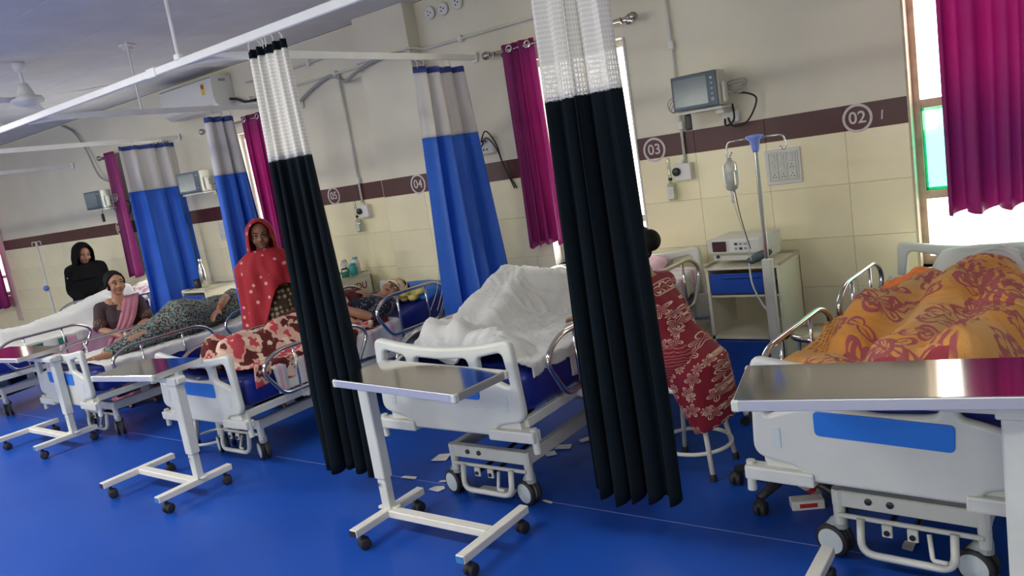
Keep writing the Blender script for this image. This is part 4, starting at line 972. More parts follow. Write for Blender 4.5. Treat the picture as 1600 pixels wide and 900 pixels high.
# ------------------------------------------------------------------ bedding
def capsules_height(X, Y, caps):
    H = np.full(X.shape, -9.)
    for chain in caps:
        for (p0, r0), (p1, r1) in zip(chain, chain[1:]):
            for k in range(13):
                f = k/12; c = [a+(b-a)*f for a, b in zip(p0, p1)]; r = r0+(r1-r0)*f
                d2 = (X-c[0])**2+(Y-c[1])**2; H = np.maximum(H, np.where(d2 < r*r, c[2]+np.sqrt(np.maximum(r*r-d2, 0)), -9))
    return H
def drape(name, bed, x0, x1, y0, y1, caps, m, label, cat, group=None, over=(0., 0.), over_foot=0., sag=.0006, wr=.010, seed=1, n=(96, 170), iters=260, bump=0., thick=.006, lift=.006, edge=None, crumple=(), crease=.007):
    """cloth resting on a mattress and on what lies under it: obstacle heights relaxed like a taut skin.
    x0..x1, y0..y1 in bed coordinates; over = hang over left/right edge"""
    B_ = BEDS[bed]; zt, rise = BEDZ[bed]; top = zt-.17
    nx, ny = n; W = .405
    s = np.linspace(x0-over[0], x1+over[1], nx); v = np.linspace(y0, y1, ny); Sx, Y = np.meshgrid(s, v, indexing='ij')
    X = np.clip(Sx, x0, x1)
    base = top + lift + rise*np.clip((Y-1.22)/.72, 0, 1)
    H0 = np.maximum(base, capsules_height(X, Y, caps)+lift)
    H = H0.copy()
    for it in range(iters):
        P = np.pad(H, 1, mode='edge'); A = (P[:-2, 1:-1]+P[2:, 1:-1]+P[1:-1, :-2]+P[1:-1, 2:])/4
        H = np.maximum(H0, A-sag)
    # wrinkles: ridged noise, stronger where the cloth is slack
    Wn = np.zeros_like(H); cr = np.zeros_like(H)
    for i in range(nx):
        for j in range(ny):
            p = V((Sx[i, j]*3.0+seed*7, Y[i, j]*2.2, seed*1.7)); a = noise.noise(p); b = noise.noise(V((p.x*2.3+.8*p.y, p.y*2.1-.6*p.x, 4+seed))); c = noise.noise(p*6.1)
            q = (1-abs(a)*2.2)*.6 + (1-abs(b)*2.)*.5 + .25*c
            d = V((p.x*3.1+1.5*b, p.y*3.4+1.5*a, 9+seed)); cr[i, j] = max(0, 1-abs(noise.noise(d))*5)**2 + .7*max(0, 1-abs(noise.noise(d*1.9))*5)**2
            Wn[i, j] = q
    H = H + wr*Wn + crease*cr
    for (cx, cy, r, hgt) in crumple:
        d = np.sqrt((X-cx)**2+(Y-cy)**2)/r; H = H + hgt*np.clip(1-d*d, 0, 1)*(.7+.6*Wn)
    hang = np.maximum(0, x0-Sx)+np.maximum(0, Sx-x1)
    Z = np.where(hang > 0, np.minimum(H, 9)-hang, H)
    XX = np.where(hang > 0, X+np.sign(Sx)*(.012+.010*np.sin(Y*23+seed)+.02*np.minimum(hang*4, 1)*np.abs(Wn)*.3), X)
    G = [[V((XX[i, j], Y[i, j] + .012*Wn[i, j], Z[i, j])) for j in range(ny)] for i in range(nx)]
    U = [[((Sx[i, j]-s[0]), (Y[i, j]-y0)) for j in range(ny)] for i in range(nx)]
    if edge:
        for i in range(nx):
            for j in range(ny): G[i][j].y += edge*math.sin(Sx[i, j]*9+seed)*(Y[i, j]-y0)/(y1-y0) if j > ny//2 else edge*.5*math.sin(Sx[i, j]*7+2*seed)*(1-(Y[i, j]-y0)/(y1-y0))
    o = obj(name, grid_mesh(G, uv=U), m, None); o.location = (B_.location.x, B_.location.y, 0); o.rotation_euler = B_.rotation_euler; solid(o, thick)
    return tag(o, label, cat, group)
BEDZ = {2: (.82, .03), 3: (.87, .06), 4: (.755, .12), 5: (.745, .03), 6: (.76, .16)}
def pillow(bed, c, r, rot, m, label, tilt=0.):
    B_ = BEDS[bed]; q_ = B_.rotation_euler.to_matrix() @ V((c[0], c[1], 0)); t = thing('pillow', (B_.location.x+q_.x, B_.location.y+q_.y, c[2]), label, 'pillow', 'pillows', rot)
    bm = NB(); N = 20; P = []; 
    for s_ in (1, -1):
        G = []
        for i in range(N+1):
            row = []
            for j in range(N+1):
                u, v_ = -1+2*i/N, -1+2*j/N; k = max(0, (1-u**4)*(1-v_**4))**.5
                row.append(V((r[0]*u*(1-.06*v_*v_), r[1]*v_*(1-.06*u*u), s_*r[2]*k + .006*noise.noise(V((u*3, v_*3, s_+bed))))))
            G.append(row)
        g = grid_mesh(G if s_ > 0 else [q[::-1] for q in G]); me = bpy.data.meshes.new('t'); g.to_mesh(me); g.free(); bm.from_mesh(me)
    bmesh.ops.remove_doubles(bm, verts=bm.verts[:], dist=.0015); bm.transform(Matrix.Rotation(tilt, 4, 'X')); obj('case', bm, m, t, True)
    return t
# bed 02: grey sheet beneath, orange printed blanket over the whole mound
caps2 = [[((.0, .22, .69), .085), ((.02, .45, .67), .085), ((.05, .85, .685), .10), ((.07, 1.2, .675), .13), ((.08, 1.55, .69), .13), ((.10, 1.78, .71), .10)],
         [((.18, .20, .70), .085), ((.20, .5, .67), .09), ((.22, .85, .68), .10), ((.16, 1.2, .675), .12)], [((-.10, 1.2, .68), .10), ((-.22, .85, .68), .08), ((-.24, .5, .66), .06)]]
drape('grey_sheet', 2, -.38, .38, 1.0, 1.80, caps2, 'grey_sheet', 'grey-white sheet showing above the orange blanket at the head of bed 02', 'sheet', over=(.10, .12), seed=4, wr=.012, n=(60, 70), lift=.010)
drape('orange_blanket', 2, -.395, .395, .075, 1.50, [[(p, r+.012) for p, r in ch] for ch in caps2], 'orange_blanket', 'orange and maroon rose-printed blanket heaped over the patient in bed 02', 'blanket', over=(.20, .22), seed=2, wr=.020, n=(130, 170), lift=.022, edge=.05, crumple=[(-.25, .75, .2, .04), (.05, .95, .25, .03), (.2, .3, .2, .02), (-.3, .3, .15, .03)])
drape('orange_scarf', 2, -.36, -.05, 1.30, 1.62, [], 'orange_cloth', 'bright orange crumpled scarf beside the headboard of bed 02', 'scarf', seed=9, wr=.02, n=(50, 50), lift=.04, crumple=[(-.2, 1.5, .14, .05)])
pillow(2, (.08, 1.80, .735), (.28, .17, .07), 0, 'white_cloth', 'white pillow at the head of bed 02 under the grey sheet', .25)
# bed 03: white sheet tented over knees
caps3 = [[((-.24, .22, .755), .05), ((-.24, .36, .76), .055), ((-.25, .62, .86), .050), ((-.27, .92, .945), .055), ((-.16, 1.2, .81), .100), ((-.04, 1.42, .745), .12), ((-.04, 1.75, .78), .12)],
         [((-.08, .24, .75), .05), ((-.08, .42, .75), .055), ((-.13, .66, .83), .050), ((-.17, .93, .92), .055), ((-.03, 1.14, .82), .100), ((-.02, 1.25, .78), .105), ((.05, 1.42, .745), .115), ((.05, 1.7, .77), .11)]]
drape('white_sheet', 3, -.40, .40, .08, 1.55, caps3, 'white_cloth', 'white sheet tented over the raised knees of the patient in bed 03', 'sheet', over=(.06, .05), seed=6, wr=.010, n=(120, 170), lift=.014, edge=.03, iters=1500, sag=.00015, crumple=[(-.22, .2, .2, .06), (.16, .18, .18, .11), (.0, .25, .14, .04)], crease=.010)
drape('under_sheet', 3, -.40, .40, .40, 1.92, [], 'bed_check', 'white and pink striped under-sheet on the mattress of bed 03', 'sheet', over=(.08, .14), seed=7, wr=.004, n=(70, 110), lift=.006)
pillow(3, (-.06, 1.83, .79), (.30, .15, .06), 0, 'pink_light', 'pale pink pillow at the head of bed 03', .22)
# bed 04
caps4 = [[((-.08, .22, .67), .075), ((-.09, .6, .655), .065), ((-.10, .95, .68), .08), ((-.02, 1.2, .67), .12), ((.02, 1.42, .67), .11)], [((.12, .20, .68), .075), ((.10, .6, .66), .065), ((.10, .95, .68), .085), ((.06, 1.2, .67), .12)]]
drape('floral_blanket', 4, -.39, .39, .09, .98, caps4, 'blanket_floral', 'pink, red and cream floral blanket over the legs in bed 04', 'blanket', over=(.10, .12), seed=12, wr=.024, n=(120, 110), lift=.020, edge=.06, crumple=[(-.2, .35, .2, .05), (.2, .6, .2, .05), (.1, .2, .15, .03)])
drape('maroon_blanket', 4, -.36, .36, .62, 1.33, [[(p, r+.01) for p, r in ch] for ch in caps4], 'blanket_maroon', 'dark maroon blanket turned back over the chest in bed 04', 'blanket', over=(.06, .07), seed=14, wr=.016, n=(90, 90), lift=.030, edge=.05, crumple=[(.22, .95, .15, .04)])
drape('floral_fold', 4, .06, .38, .86, 1.12, [[(p, r+.02) for p, r in ch] for ch in caps4], 'blanket_floral', 'folded floral blanket corner beside the side rail of bed 04', 'blanket', seed=19, wr=.03, n=(50, 50), lift=.055, crumple=[(.24, 1.0, .12, .03)], over=(0, .05))
drape('under_sheet', 4, -.405, .405, .25, 1.36, [], 'bed_check', 'white and pink striped under-sheet hanging over the side of bed 04', 'sheet', over=(.06, .17), seed=15, wr=.005, n=(80, 110), lift=.005)
pillow(4, (.16, 1.84, .70), (.26, .15, .055), 0, 'pillow_blue', 'bright blue pillow at the head of bed 04', .2)
# bed 05
drape('white_sheet', 5, -.40, .40, .12, 1.90, [], 'white_cloth', 'white sheet under the woman in the green printed dress', 'sheet', over=(.10, .08), seed=22, wr=.012, n=(80, 130), lift=.006, edge=.02)
pillow(5, (.05, 1.78, .655), (.28, .16, .06), 0, 'pillow_print', 'printed pillow under the head of the woman in green')
# bed 06
caps6 = [[((-.02, .25, .68), .08), ((0, .6, .66), .075), ((0, .95, .68), .09), ((.02, 1.3, .74), .13), ((.02, 1.6, .80), .12)], [((.16, .3, .67), .075), ((.15, .9, .67), .08), ((.08, 1.3, .74), .12)]]
drape('white_sheet', 6, -.40, .40, .15, 1.62, caps6, 'white_cloth', 'grey-white sheet over the patient in the far bed', 'sheet', over=(.12, .08), seed=25, wr=.014, n=(90, 130), lift=.016, edge=.04)
drape('pink_cover', 6, .05, .405, .62, 1.50, [], 'pink_cloth', 'pink bedcover hanging over the side of the far bed', 'bedcover', over=(0, .24), seed=27, wr=.006, n=(60, 80), lift=.010)
drape('green_cover', 6, .0, .402, .12, .85, [], 'green_cloth', 'dark green cloth edge under the sheet of the far bed', 'cloth', over=(0, .06), seed=28, wr=.008, n=(50, 60), lift=.008)
pillow(6, (.12, 1.80, .83), (.28, .16, .07), 0, 'pillow_print', 'white pillow with pink print at the head of the far bed', .35)
pillow(6, (-.22, 1.66, .80), (.15, .14, .06), .3, 'grey_sheet', 'grey folded pillow beside the woman in black', .3)

# ------------------------------------------------------------------ people
def hand(bm, w_, d, nrm, side, s=1., curl=.5):
    """w_ wrist point, d direction of the hand, nrm palm normal, side=+1/-1 for the thumb side"""
    w_, d, nrm = V(w_), V(d).normalized(), V(nrm); nrm = (nrm-d*nrm.dot(d)).normalized(); l = d.cross(nrm)*side
    for q in (-.028, -.010, .010, .028): limb(bm, [(w_+l*q*.6*s, .012*s), (w_+d*.045*s+l*q*s, .0125*s), (w_+d*.085*s+l*q*s, .0105*s)], 8)
    for q, ln in ((.030, .068), (.010, .078), (-.010, .073), (-.029, .056)):
        p = w_+d*.085*s+l*q*s; dr = d.copy(); ch = [(p, .0092*s)]
        for k, f in enumerate((.45, .32, .23)):
            dr = (dr*math.cos(curl*.7)+nrm*math.sin(curl*.7)).normalized(); nn = nrm; p = p+dr*ln*f*s; ch.append((p, (.0088-.0011*k)*s))
        limb(bm, ch, 8)
    p = w_+d*.028*s+l*.030*s; d2 = (d*.65+l*.75+nrm*.25).normalized(); q = p+d2*.036*s; d3 = (d*.9+l*.35+nrm*.35).normalized()
    limb(bm, [(p-d2*.015*s, .0125*s), (q, .0105*s), (q+d3*.026*s, .0085*s)], 8)
def foot(bm, a, d, s=1.):
    a, d = V(a), V(d).normalized(); limb(bm, [(a+V((0, 0, -.02)), .034*s), (a+d*.04*s+V((0, 0, -.035)), .032*s), (a+d*.12*s+V((0, 0, -.05)), .024*s), (a+d*.17*s+V((0, 0, -.055)), .015*s)], 10); limb(bm, [(a-d*.03*s+V((0, 0, -.045)), .026*s), (a, .03*s)], 10)
def head_bm(bm, H):
    """face towards -Y of H; 0.215 m tall"""
    b = NB()
    ell(b, (0, .012, .028), (.073, .092, .083)); ell(b, (0, -.018, -.030), (.058, .066, .070)); ell(b, (0, -.045, -.078), (.030, .028, .024))
    for s in (-1, 1):
        ell(b, (s*.036, -.052, -.030), (.026, .026, .030)); ell(b, (s*.075, .012, -.010), (.010, .020, .030)); limb(b, [(V((s*.012, -.078, .026)), .010), (V((s*.050, -.066, .024)), .009)], 8)
    limb(b, [((0, -.080, .014), .010), ((0, -.092, -.012), .0115), ((0, -.096, -.026), .014)], 8)
    for s in (-1, 1): ell(b, (s*.012, -.084, -.029), (.009, .011, .008))
    b.transform(H); me = bpy.data.meshes.new('t'); b.to_mesh(me); b.free(); bm.from_mesh(me)
def face_parts(root, H, brow='hair'):
    for s in (-1, 1):
        e = ell(NB(), (s*.030, -.0745, .002), (.0130, .009, .0058), None, 12); e.transform(H); eo = obj('eye', e, 'eye_white', root, True)
        p = ell(NB(), (s*.030, -.0815, .002), (.0068, .0035, .0058), None, 10); p.transform(H); obj('pupil', p, 'eye_dark', eo, True)
        l_ = tube(NB(), [(s*.014, -.0815, .0085), (s*.030, -.0835, .0115), (s*.046, -.0745, .008)], .0022, 6); l_.transform(H); obj('eyelid', l_, 'hair', eo, True)
        w_ = tube(NB(), [(s*.012, -.085, .026), (s*.030, -.084, .033), (s*.052, -.070, .028)], [.0032, .0036, .002], 6); w_.transform(H); obj('eyebrow', w_, brow, root, True)
    m_ = NB(); limb(m_, [((-.021, -.076, -.055), .0035), ((-.008, -.084, -.0525), .0048), ((.008, -.084, -.0525), .0048), ((.021, -.076, -.055), .0035)], 8); limb(m_, [((-.017, -.076, -.0605), .0038), ((0, -.084, -.063), .0055), ((.017, -.076, -.0605), .0038)], 8)
    m_.transform(H); obj('lips', m_, 'lips', root, True)
def head_matrix(c, face, up=(0, 0, 1), s=1.):
    f = V(face).normalized(); y = -f; z = V(up); z = (z-y*z.dot(y)).normalized(); x = y.cross(z)
    return Matrix.Translation(c) @ Matrix((x, y, z)).transposed().to_4x4() @ Matrix.Scale(s, 4)
def join_body(J, g=0., parts='all', bm=None):
    """tapering limbs from joints; g inflates (clothes)"""
    bm = bm or NB(); P = {k: V(v_) for k, v_ in J.items()}
    if 'torso' in parts or parts == 'all':
        pe, ch, nk = P['pelvis'], P['chest'], P['neck']; wa = pe.lerp(ch, .5)
        for s in ('l', 'r'):
            sh, hp = P['sh_'+s], P['hip_'+s]; k = .42
            limb(bm, [(hp.lerp(pe, .1), .088+g), (wa+(hp-pe)*.62, .080+g), (ch+(sh-nk)*k*.9+V((0, 0, 0)), .088+g), (nk.lerp(sh, .45), .055+g)], 14)
        limb(bm, [(pe, .098+g), (wa, .090+g), (ch, .098+g), (nk.lerp(ch, .25), .06+g)], 14); limb(bm, [(P['sh_l'], .048+g), (nk.lerp(ch, .1), .058+g), (P['sh_r'], .048+g)], 12)
    for s in ('l', 'r'):
        sh, el, wr_ = P['sh_'+s], P['el_'+s], P['wr_'+s]
        if parts == 'all' or 'arm' in parts: limb(bm, [(sh, .046+g), (sh.lerp(el, .5), .042+g), (el, .036+g), (el.lerp(wr_, .35), .036+g), (wr_, .024+g)], 12)
        if 'sleeve' in parts: limb(bm, [(sh, .048+g), (sh.lerp(el, .9), .043+g)], 12)
        hp, kn, an = P['hip_'+s], P['kn_'+s], P['an_'+s]
        if parts == 'all' or 'leg' in parts: limb(bm, [(hp, .088+g), (hp.lerp(kn, .5), .074+g), (kn, .055+g), (kn.lerp(an, .35), .052+g), (an, .034+g)], 12)
    return bm
def person(name, loc, rz, label, J, H, m, hands, feetdir, voxel=.0065, hs=.92):
    t = thing('person', loc, label, 'person', None, rz)
    bm = join_body(J); hc = H.translation
    limb(bm, [(V(J['neck'])+V((0, 0, -.02)), .058), (V(J['neck']).lerp(hc, .5), .047), (hc.lerp(V(J['neck']), .25), .05)], 12); head_bm(bm, H)
    for s, (d, nrm, sd, cu) in hands.items(): hand(bm, J['wr_'+s], d, nrm, sd, hs, cu)
    for s in ('l', 'r'): foot(bm, J['an_'+s], feetdir, .95)
    b = obj('body', remesh(bm, voxel, 3), m, t, True); face_parts(t, H); return t
def hood(root, H, m, k=1., nm='headscarf', low=0.):
    R = [(-.075, .082, .118, -.006), (-.060, .091, .126, -.004), (-.02, .101, .131, -.002), (.04, .106, .131, 0), (.085, .095, .118, 0), (.118, .066, .085, -.01), (.132, .02, .03, -.01)]
    G = []
    for y, rx, rz_, dz in R:
        row = []
        for j in range(49):
            a = 2*PI*j/48; f = 1+.012*math.sin(7*a+y*30)+.02*max(0, -math.sin(a))*math.sin(5*a+1)
            c_, s_ = math.cos(a), math.sin(a)
            if s_ < 0: c_ = math.copysign(abs(c_)**.55, c_)*(1+.28*abs(s_)); s_ *= 1.38
            row.append(H @ V((rx*k*c_*f, y*k+(.045*k*abs(s_)**2 if s_ < 0 and y < 0 else 0), dz+rz_*k*s_*f)))
        G.append(row)
    return solid(obj(nm, grid_mesh(G), m, root), .006)
def hair_cap(root, H, bun=None, part=True):
    bm = NB(); ell(bm, (0, .034, .042), (.082, .090, .084), None, 24); 
    for s in (-1, 1): ell(bm, (s*.062, .02, .005), (.022, .045, .06), RY(s*.1)); limb(bm, [((s*.008, -.050, .098), .012), ((s*.046, -.046, .076), .014), ((s*.074, -.012, .030), .013), ((s*.078, .012, -.010), .014)], 8)
    if bun: ell(bm, bun[0], bun[1])
    # keep the face free: drop everything in front of the hairline
    bm.transform(H); return obj('hair', remesh(bm, .006, 2), 'hair', root, True)

# --- woman in red headscarf standing between beds
J = dict(pelvis=(0, .01, .80), chest=(0, 0, 1.03), neck=(0, .01, 1.18), sh_l=(.150, .01, 1.135), sh_r=(-.150, .01, 1.135), el_l=(.175, .02, .91), el_r=(-.185, .02, .90), wr_l=(.16, .0, .70), wr_r=(-.165, -.07, .69), hip_l=(.08, 0, .77), hip_r=(-.08, 0, .77), kn_l=(.085, 0, .42), kn_r=(-.085, 0, .42), an_l=(.08, .02, .07), an_r=(-.08, .02, .07))
H = head_matrix((0, -.005, 1.325), (.0, -1, -.04), s=.98)
p = person('p4', (-5.03, 3.58, 0), math.radians(54), 'woman standing in red printed headscarf and brown dotted skirt beside bed 04', J, H, 'skin_dark', {'l': ((0, -.1, -1), (-1, 0, 0), -1, .45), 'r': ((.05, -.12, -1), (1, 0, 0), 1, .45)}, (0, -1, 0))
hood(p, H, 'red_shawl', 1.03)
bm = loft(NB(), [((0, .01, .93), (.15, 0, 0), (0, .12, 0), .3), ((0, .01, .80), (.18, 0, 0), (0, .15, 0), .6), ((0, 0, .55), (.20, 0, 0), (0, .17, 0), 1), ((0, 0, .30), (.22, 0, 0), (0, .19, 0), 1.2), ((0, 0, .045), (.24, 0, 0), (0, .21, 0), 1.4)], 72, .035, 11); obj('skirt', bm, 'dotted_skirt', p, True)
# shawl: over the shoulders, long on her right side, tucked up on her left
G = []
for i in range(30):
    f = i/29; row = []
    for j in range(97):
        a = 2*PI*j/96; c_, s_ = math.cos(a), math.sin(a)
        low = .60 + .36*(.5+.5*math.tanh(3*(c_+.10))) + .03*math.sin(3*a) - (.05 if s_ > .3 else 0)
        z = 1.225+(low-1.225)*f; q = 1.225-z
        rx = .085+.145*min(1, (q/.12))**.7+.012*min(1, q/.5); ry = .085+.080*min(1, q/.16)**.7+.02*min(1, q/.5)
        fo = 1+(.03+.045*f)*math.sin(9*a+3*f+1.5*math.sin(2*a))*min(1, q/.1)+.022*math.sin(17*a-4*f)*min(1, q/.1)
        row.append(V((rx*c_*fo, .012+ry*s_*fo-.01*f, z)))
    G.append(row)
solid(obj('shawl', grid_mesh(G), 'red_shawl', p), .006)
# --- woman in black at the far bed
J1 = dict(J); H1 = head_matrix((.015, -.03, 1.305), (.35, -1, -.30), (.05, 0, 1), .96)
J1['wr_l'] = (.10, -.20, .84); J1['wr_r'] = (-.10, -.20, .82)
p = person('p1', (-9.12, 4.12, 0), math.radians(64), 'woman in black headscarf and black robe standing beyond the far bed', J1, H1, 'skin_dark', {'l': ((-.5, -.6, -.3), (0, .3, -1), 1, .5), 'r': ((.5, -.6, -.3), (0, .3, -1), -1, .5)}, (0, -1, 0), .008)
hood(p, H1, 'black_cloth', 1.05)
obj('robe', remesh(loft(join_body(J1, .022, 'torso sleeve arm'), [((0, .01, 1.12), (.16, 0, 0), (0, .11, 0), .2), ((0, .01, 1.0), (.19, 0, 0), (0, .14, 0), .5), ((0, .01, .75), (.20, 0, 0), (0, .16, 0), 1), ((0, 0, .4), (.22, 0, 0), (0, .18, 0), 1.2), ((0, 0, .05), (.24, 0, 0), (0, .2, 0), 1.3)], 64, .03, 9), .010, 3), 'black_cloth', p, True)
G = []
for i in range(16):
    f = i/15
    G.append([V(((.09+.10*f**.6)*math.cos(2*PI*j/64)*(1+.03*f*math.sin(14*PI*j/64)), .02+(.085+.07*f**.6)*math.sin(2*PI*j/64), 1.20-.20*f-.03*math.sin(2*PI*j/64)*f)) for j in range(65)])
solid(obj('veil', grid_mesh(G), 'black_cloth', p), .006)
obj('sleeve_emblem', B((-.20, -.04, 1.07), (.004, .05, .012), RZ(.3)), 'label_yellow', p)
# --- woman in pink sari, seated
J2 = dict(pelvis=(0, .05, .47), chest=(0, .02, .73), neck=(0, .02, .895), sh_l=(.160, .03, .855), sh_r=(-.160, .03, .855), el_l=(.20, -.05, .675), el_r=(-.20, -.06, .675), wr_l=(.04, -.25, .605), wr_r=(-.05, -.24, .61), hip_l=(.09, .03, .45), hip_r=(-.09, .03, .45), kn_l=(.12, -.34, .47), kn_r=(-.12, -.34, .47), an_l=(.10, -.33, .07), an_r=(-.10, -.33, .07))
H2 = head_matrix((.01, -.02, 1.055), (.32, -1, .02), (-.05, 0, 1), 1.0)
p = person('p2', (-7.10, 3.42, 0), math.radians(64), 'seated woman in pink sari and dark gold-trimmed blouse between two beds', J2, H2, 'skin', {'l': ((-.75, -.45, -.2), (0, .2, -1), 1, .55), 'r': ((.75, -.5, -.2), (0, .2, -1), -1, .55)}, (0, -1, 0))
hair_cap(p, H2, ((0, .10, .0), (.05, .045, .06)))
obj('blouse', remesh(join_body({**J2, 'neck': (0, .03, .865)}, .010, 'torso sleeve'), .008, 2), 'dark_blouse', p, True)
for s in ('l', 'r'):
    a, b = V(J2['sh_'+s]), V(J2['el_'+s]); obj('sleeve_border', tube(NB(), [a.lerp(b, .62), a.lerp(b, .98)], .058, 18), 'gold_trim', p, True)
bm = NB(); limb(bm, [((0, .05, .46), .165), ((0, -.15, .47), .15), ((0, -.36, .46), .14)], 24); loft(bm, [((0, -.36, .50), (.20, 0, 0), (0, .10, 0), .3), ((0, -.37, .3), (.21, 0, 0), (0, .12, 0), 1), ((0, -.36, .05), (.23, 0, 0), (0, .15, 0), 1.3)], 60, .04, 10); loft(bm, [((0, .02, .66), (.135, 0, 0), (0, .12, 0), .3), ((0, .04, .45), (.19, 0, 0), (0, .17, 0), 1), ((0, .05, .33), (.20, 0, 0), (0, .18, 0), 1)], 60, .02, 9)
obj('sari_skirt', remesh(bm, .010, 3), 'sari_pink', p, True)
path = spline([(.15, .14, .62), (.13, .125, .80), (.105, .03, .925), (.085, -.075, .85), (.03, -.125, .72), (-.05, -.14, .60), (-.12, -.10, .50)], 7); G = []
for i, q in enumerate(path):
    f = i/(len(path)-1); wv = V((1, .15, .35 if f > .4 else .05)).normalized(); wd = .055+.05*f
    G.append([q+wv*wd*u+V((0, -.012*(1-u*u)-.007*math.sin(9*u+4*f), 0)) for u in [-1+k/8 for k in range(17)]])
solid(obj('sari_drape', grid_mesh(G), 'sari_pink', p), .008)
obj('necklace', tube(NB(), spline([(-.055, .0, .915), (-.04, -.075, .85), (0, -.112, .80), (.04, -.075, .85), (.055, .0, .915)], 6), .003, 6), 'cable_black', p, True)
# --- woman in red floral kurta on the stool, leaning to bed 03
J7 = dict(pelvis=(0, .02, .545), chest=(0, -.09, .77), neck=(0, -.15, .92), sh_l=(.165, -.14, .88), sh_r=(-.165, -.14, .88), el_l=(.19, -.30, .74), el_r=(-.19, -.32, .74), wr_l=(.11, -.46, .77), wr_r=(-.08, -.48, .78), hip_l=(.09, 0, .555), hip_r=(-.09, 0, .555), kn_l=(.12, -.32, .52), kn_r=(-.12, -.32, .52), an_l=(.11, -.30, .08), an_r=(-.11, -.30, .08))
H7 = head_matrix((0, -.195, 1.065), (-.15, -1, -.35), s=.98)
p = person('p7', (-1.54, 3.28, 0), -PI/2, 'woman in red floral kurta sitting on the stool behind the navy curtain', J7, H7, 'skin', {'l': ((-.3, -.9, 0), (0, 0, -1), -1, .5), 'r': ((.3, -.9, 0), (0, 0, -1), 1, .5)}, (0, -1, 0), .008)
hair_cap(p, H7, ((0, .115, .02), (.055, .05, .055)))
k7 = loft(join_body({**J7, 'neck': (0, -.14, .895)}, .014, 'torso sleeve'), [((0, -.06, .70), (.15, 0, 0), (0, .11, 0), .2), ((0, 0, .60), (.17, 0, 0), (0, .14, 0), .4), ((0, .04, .52), (.20, 0, 0), (0, .155, .03), .6), ((0, .075, .42), (.205, 0, 0), (0, .13, .02), 1), ((0, .105, .32), (.20, 0, 0), (0, .105, .02), 1.2), ((0, .125, .24), (.19, 0, 0), (0, .085, .03), 1.3)], 60, .022, 8)
obj('kurta', remesh(k7, .009, 3), 'kurta_floral', p, True)
obj('salwar', remesh(loft(join_body(J7, .028, 'leg'), [((0, -.02, .52), (.19, 0, 0), (0, .16, 0), .4), ((0, -.16, .46), (.19, 0, 0), (0, .14, .02), .8), ((0, -.20, .36), (.17, 0, 0), (0, .10, 0), 1)], 48, .02, 8), .010, 3), 'salwar_wavy', p, True)
# --- patient with bandaged head in bed 04
r0 = V((-4.30, 3.55, 0))
def W_(d): return {k: V(v_)-r0 for k, v_ in d.items()}
J5 = W_(dict(pelvis=(-4.36, 3.32, .685), chest=(-4.30, 3.66, .705), neck=(-4.245, 3.90, .725), sh_l=(-4.38, 3.86, .715), sh_r=(-4.09, 3.82, .70), el_l=(-4.50, 3.70, .69), el_r=(-4.02, 3.62, .665), wr_l=(-4.36, 3.78, .815), wr_r=(-4.16, 3.46, .78), hip_l=(-4.46, 3.30, .68), hip_r=(-4.28, 3.30, .68), kn_l=(-4.47, 2.98, .70), kn_r=(-4.27, 2.98, .70), an_l=(-4.45, 2.66, .675), an_r=(-4.25, 2.66, .675)))
H5 = head_matrix(V((-4.215, 4.055, .755))-r0, (.52, -.45, .72), (.20, .85, .40), 1.02)
p = person('p5', r0, 0, 'patient with yellow head bandage lying in bed 04', J5, H5, 'skin', {'l': ((.8, .25, 0), (0, 0, -1), 1, .5), 'r': ((-.7, .3, .05), (0, 0, -1), -1, .4)}, (0, -.3, 1))
hb_ = NB(); ell(hb_, (0, .03, .045), (.078, .088, .080), None, 22); ell(hb_, (0, .05, .12), (.05, .05, .03)); hb_.transform(H5); obj('hair', remesh(hb_, .006, 2), 'hair', p, True)
G = []
for i in range(7):
    f = i/6; z_ = .030+.062*f
    rk = (1-((z_-.028)/.092)**2)**.5 if z_ < .118 else .3
    G.append([H5 @ V((.083*rk*math.cos(a)*(1+.01*math.sin(5*i+a)), .012+.101*rk*math.sin(a), z_+.012*math.sin(a)+.004*math.sin(3*a+i))) for a in [2*PI*j/48 for j in range(49)]])
solid(obj('bandage', grid_mesh(G), 'bandage', p), .008)
G = [[H5 @ V(((.079+.004*u)*math.cos(a)*1.02, -.005+.030*u-.01*math.cos(a), .025+(.095)*math.sin(a)*1.04)) for a in [2*PI*j/40 for j in range(41)]] for u in (-1, -.3, .3, 1)]
solid(obj('chin_bandage', grid_mesh(G), 'bandage', p), .006)
obj('shirt', remesh(join_body({**J5, 'neck': V((-4.25, 3.86, .715))-r0}, .010, 'torso sleeve'), .008, 2), 'navy_print', p, True)
t = thing('yellow_cloth', (-4.08, 4.12, .70), 'crumpled yellow cloth beside the bandaged head in bed 04', 'cloth'); bm = NB()
for k in range(9): ell(bm, (random.uniform(-.07, .06), random.uniform(-.07, .06), random.uniform(-.01, .03)), (.04, .035, .025), RZ(k))
obj('cloth', remesh(bm, .007, 2), 'yellow_cloth', t, True)
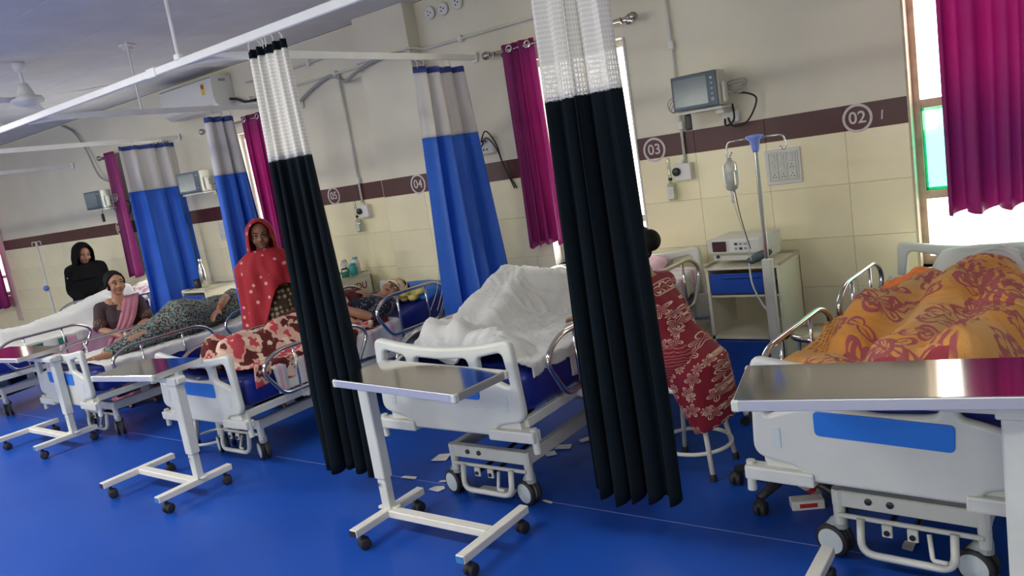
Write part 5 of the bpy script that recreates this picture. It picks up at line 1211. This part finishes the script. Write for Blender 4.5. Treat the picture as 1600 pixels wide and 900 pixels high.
# --- woman in green print lying on her side
r0 = V((-6.15, 3.4, 0))
J3 = W_(dict(pelvis=(-6.10, 3.45, .70), chest=(-6.17, 3.82, .70), neck=(-6.20, 4.03, .70), sh_l=(-6.14, 3.96, .80), sh_r=(-6.20, 3.96, .64), el_l=(-6.02, 3.80, .80), el_r=(-6.45, 3.86, .62), wr_l=(-5.93, 3.66, .735), wr_r=(-6.35, 4.05, .62), hip_l=(-6.09, 3.42, .77), hip_r=(-6.12, 3.42, .65), kn_l=(-6.00, 3.10, .70), kn_r=(-6.05, 3.08, .63), an_l=(-6.03, 2.78, .635), an_r=(-6.12, 2.76, .625)))
H3 = head_matrix(V((-6.20, 4.20, .74))-r0, (-.8, .0, .5), (0, 1, .1), .98)
p = person('p3', r0, 0, 'woman in dark green printed dress lying on her side on a white sheet', J3, H3, 'skin', {'l': ((.3, -.8, -.35), (0, .1, -1), 1, .4), 'r': ((.3, .9, 0), (0, 0, 1), 1, .4)}, (0, -.8, .2), .008)
hb_ = NB(); ell(hb_, (0, .035, .045), (.080, .088, .082), None, 22); hb_.transform(H3); obj('hair', remesh(hb_, .007, 2), 'hair', p, True)
def sec_(x, y, z, a, b, f=1): return (V((x, y, z))-r0, (a, 0, 0), (0, 0, b), f)
bm = join_body({**J3, 'el_l': V((-6.05, 3.85, .80))-r0}, .012, 'torso sleeve'); loft(bm, [sec_(-6.06, 2.74, .63, .07, .045, .6), sec_(-6.06, 2.9, .645, .10, .065), sec_(-6.06, 3.08, .675, .13, .095), sec_(-6.07, 3.22, .695, .16, .125), sec_(-6.08, 3.36, .725, .20, .170, .8), sec_(-6.10, 3.5, .72, .19, .160, .8), sec_(-6.13, 3.64, .70, .155, .125), sec_(-6.15, 3.78, .70, .155, .13), sec_(-6.17, 3.92, .70, .14, .12)], 60, .022, 8)
obj('dress', remesh(bm, .010, 2), 'green_print_dress', p, True)
for k in range(3): obj('bangle', tube(NB(), [V(J3['wr_l']).lerp(V(J3['el_l']), .12+.07*k)+V((.030*math.cos(a), 0, .030*math.sin(a))) for a in [2*PI*q/16 for q in range(16)]], .0035, 6, True), 'label_red', p, True)
# --- patient under the white sheet in bed 03
r0 = V((-2.40, 3.7, 0))
J6 = W_(dict(pelvis=(-2.35, 3.74, .745), chest=(-2.34, 3.98, .765), neck=(-2.34, 4.13, .80), sh_l=(-2.46, 4.08, .785), sh_r=(-2.22, 4.08, .785), el_l=(-2.50, 3.92, .75), el_r=(-2.19, 3.92, .75), wr_l=(-2.50, 3.82, .715), wr_r=(-2.20, 3.82, .715), hip_l=(-2.42, 3.71, .74), hip_r=(-2.29, 3.71, .74), kn_l=(-2.585, 3.38, .915), kn_r=(-2.49, 3.38, .89), an_l=(-2.56, 2.92, .765), an_r=(-2.41, 2.94, .76)))
H6 = head_matrix(V((-2.34, 4.265, .875))-r0, (-.1, -.25, 1), (0, .95, .3), .96)
p = person('p6', r0, 0, 'patient lying under the white sheet in bed 03, head on the pink pillow', J6, H6, 'skin', {'l': ((.1, -1, -.05), (0, 0, -1), 1, .2), "r": ((-.1, -1, -.05), (0, 0, -1), -1, .2)}, (0, -1, .1), .009)
hb_ = NB(); ell(hb_, (0, .035, .045), (.080, .088, .082), None, 22); hb_.transform(H6); obj('hair', remesh(hb_, .007, 2), 'hair', p, True)
obj('shirt', remesh(join_body({**J6, 'neck': V((-2.34, 4.10, .79))-r0}, .010, 'torso sleeve'), .009, 2), 'sari_pink', p, True)
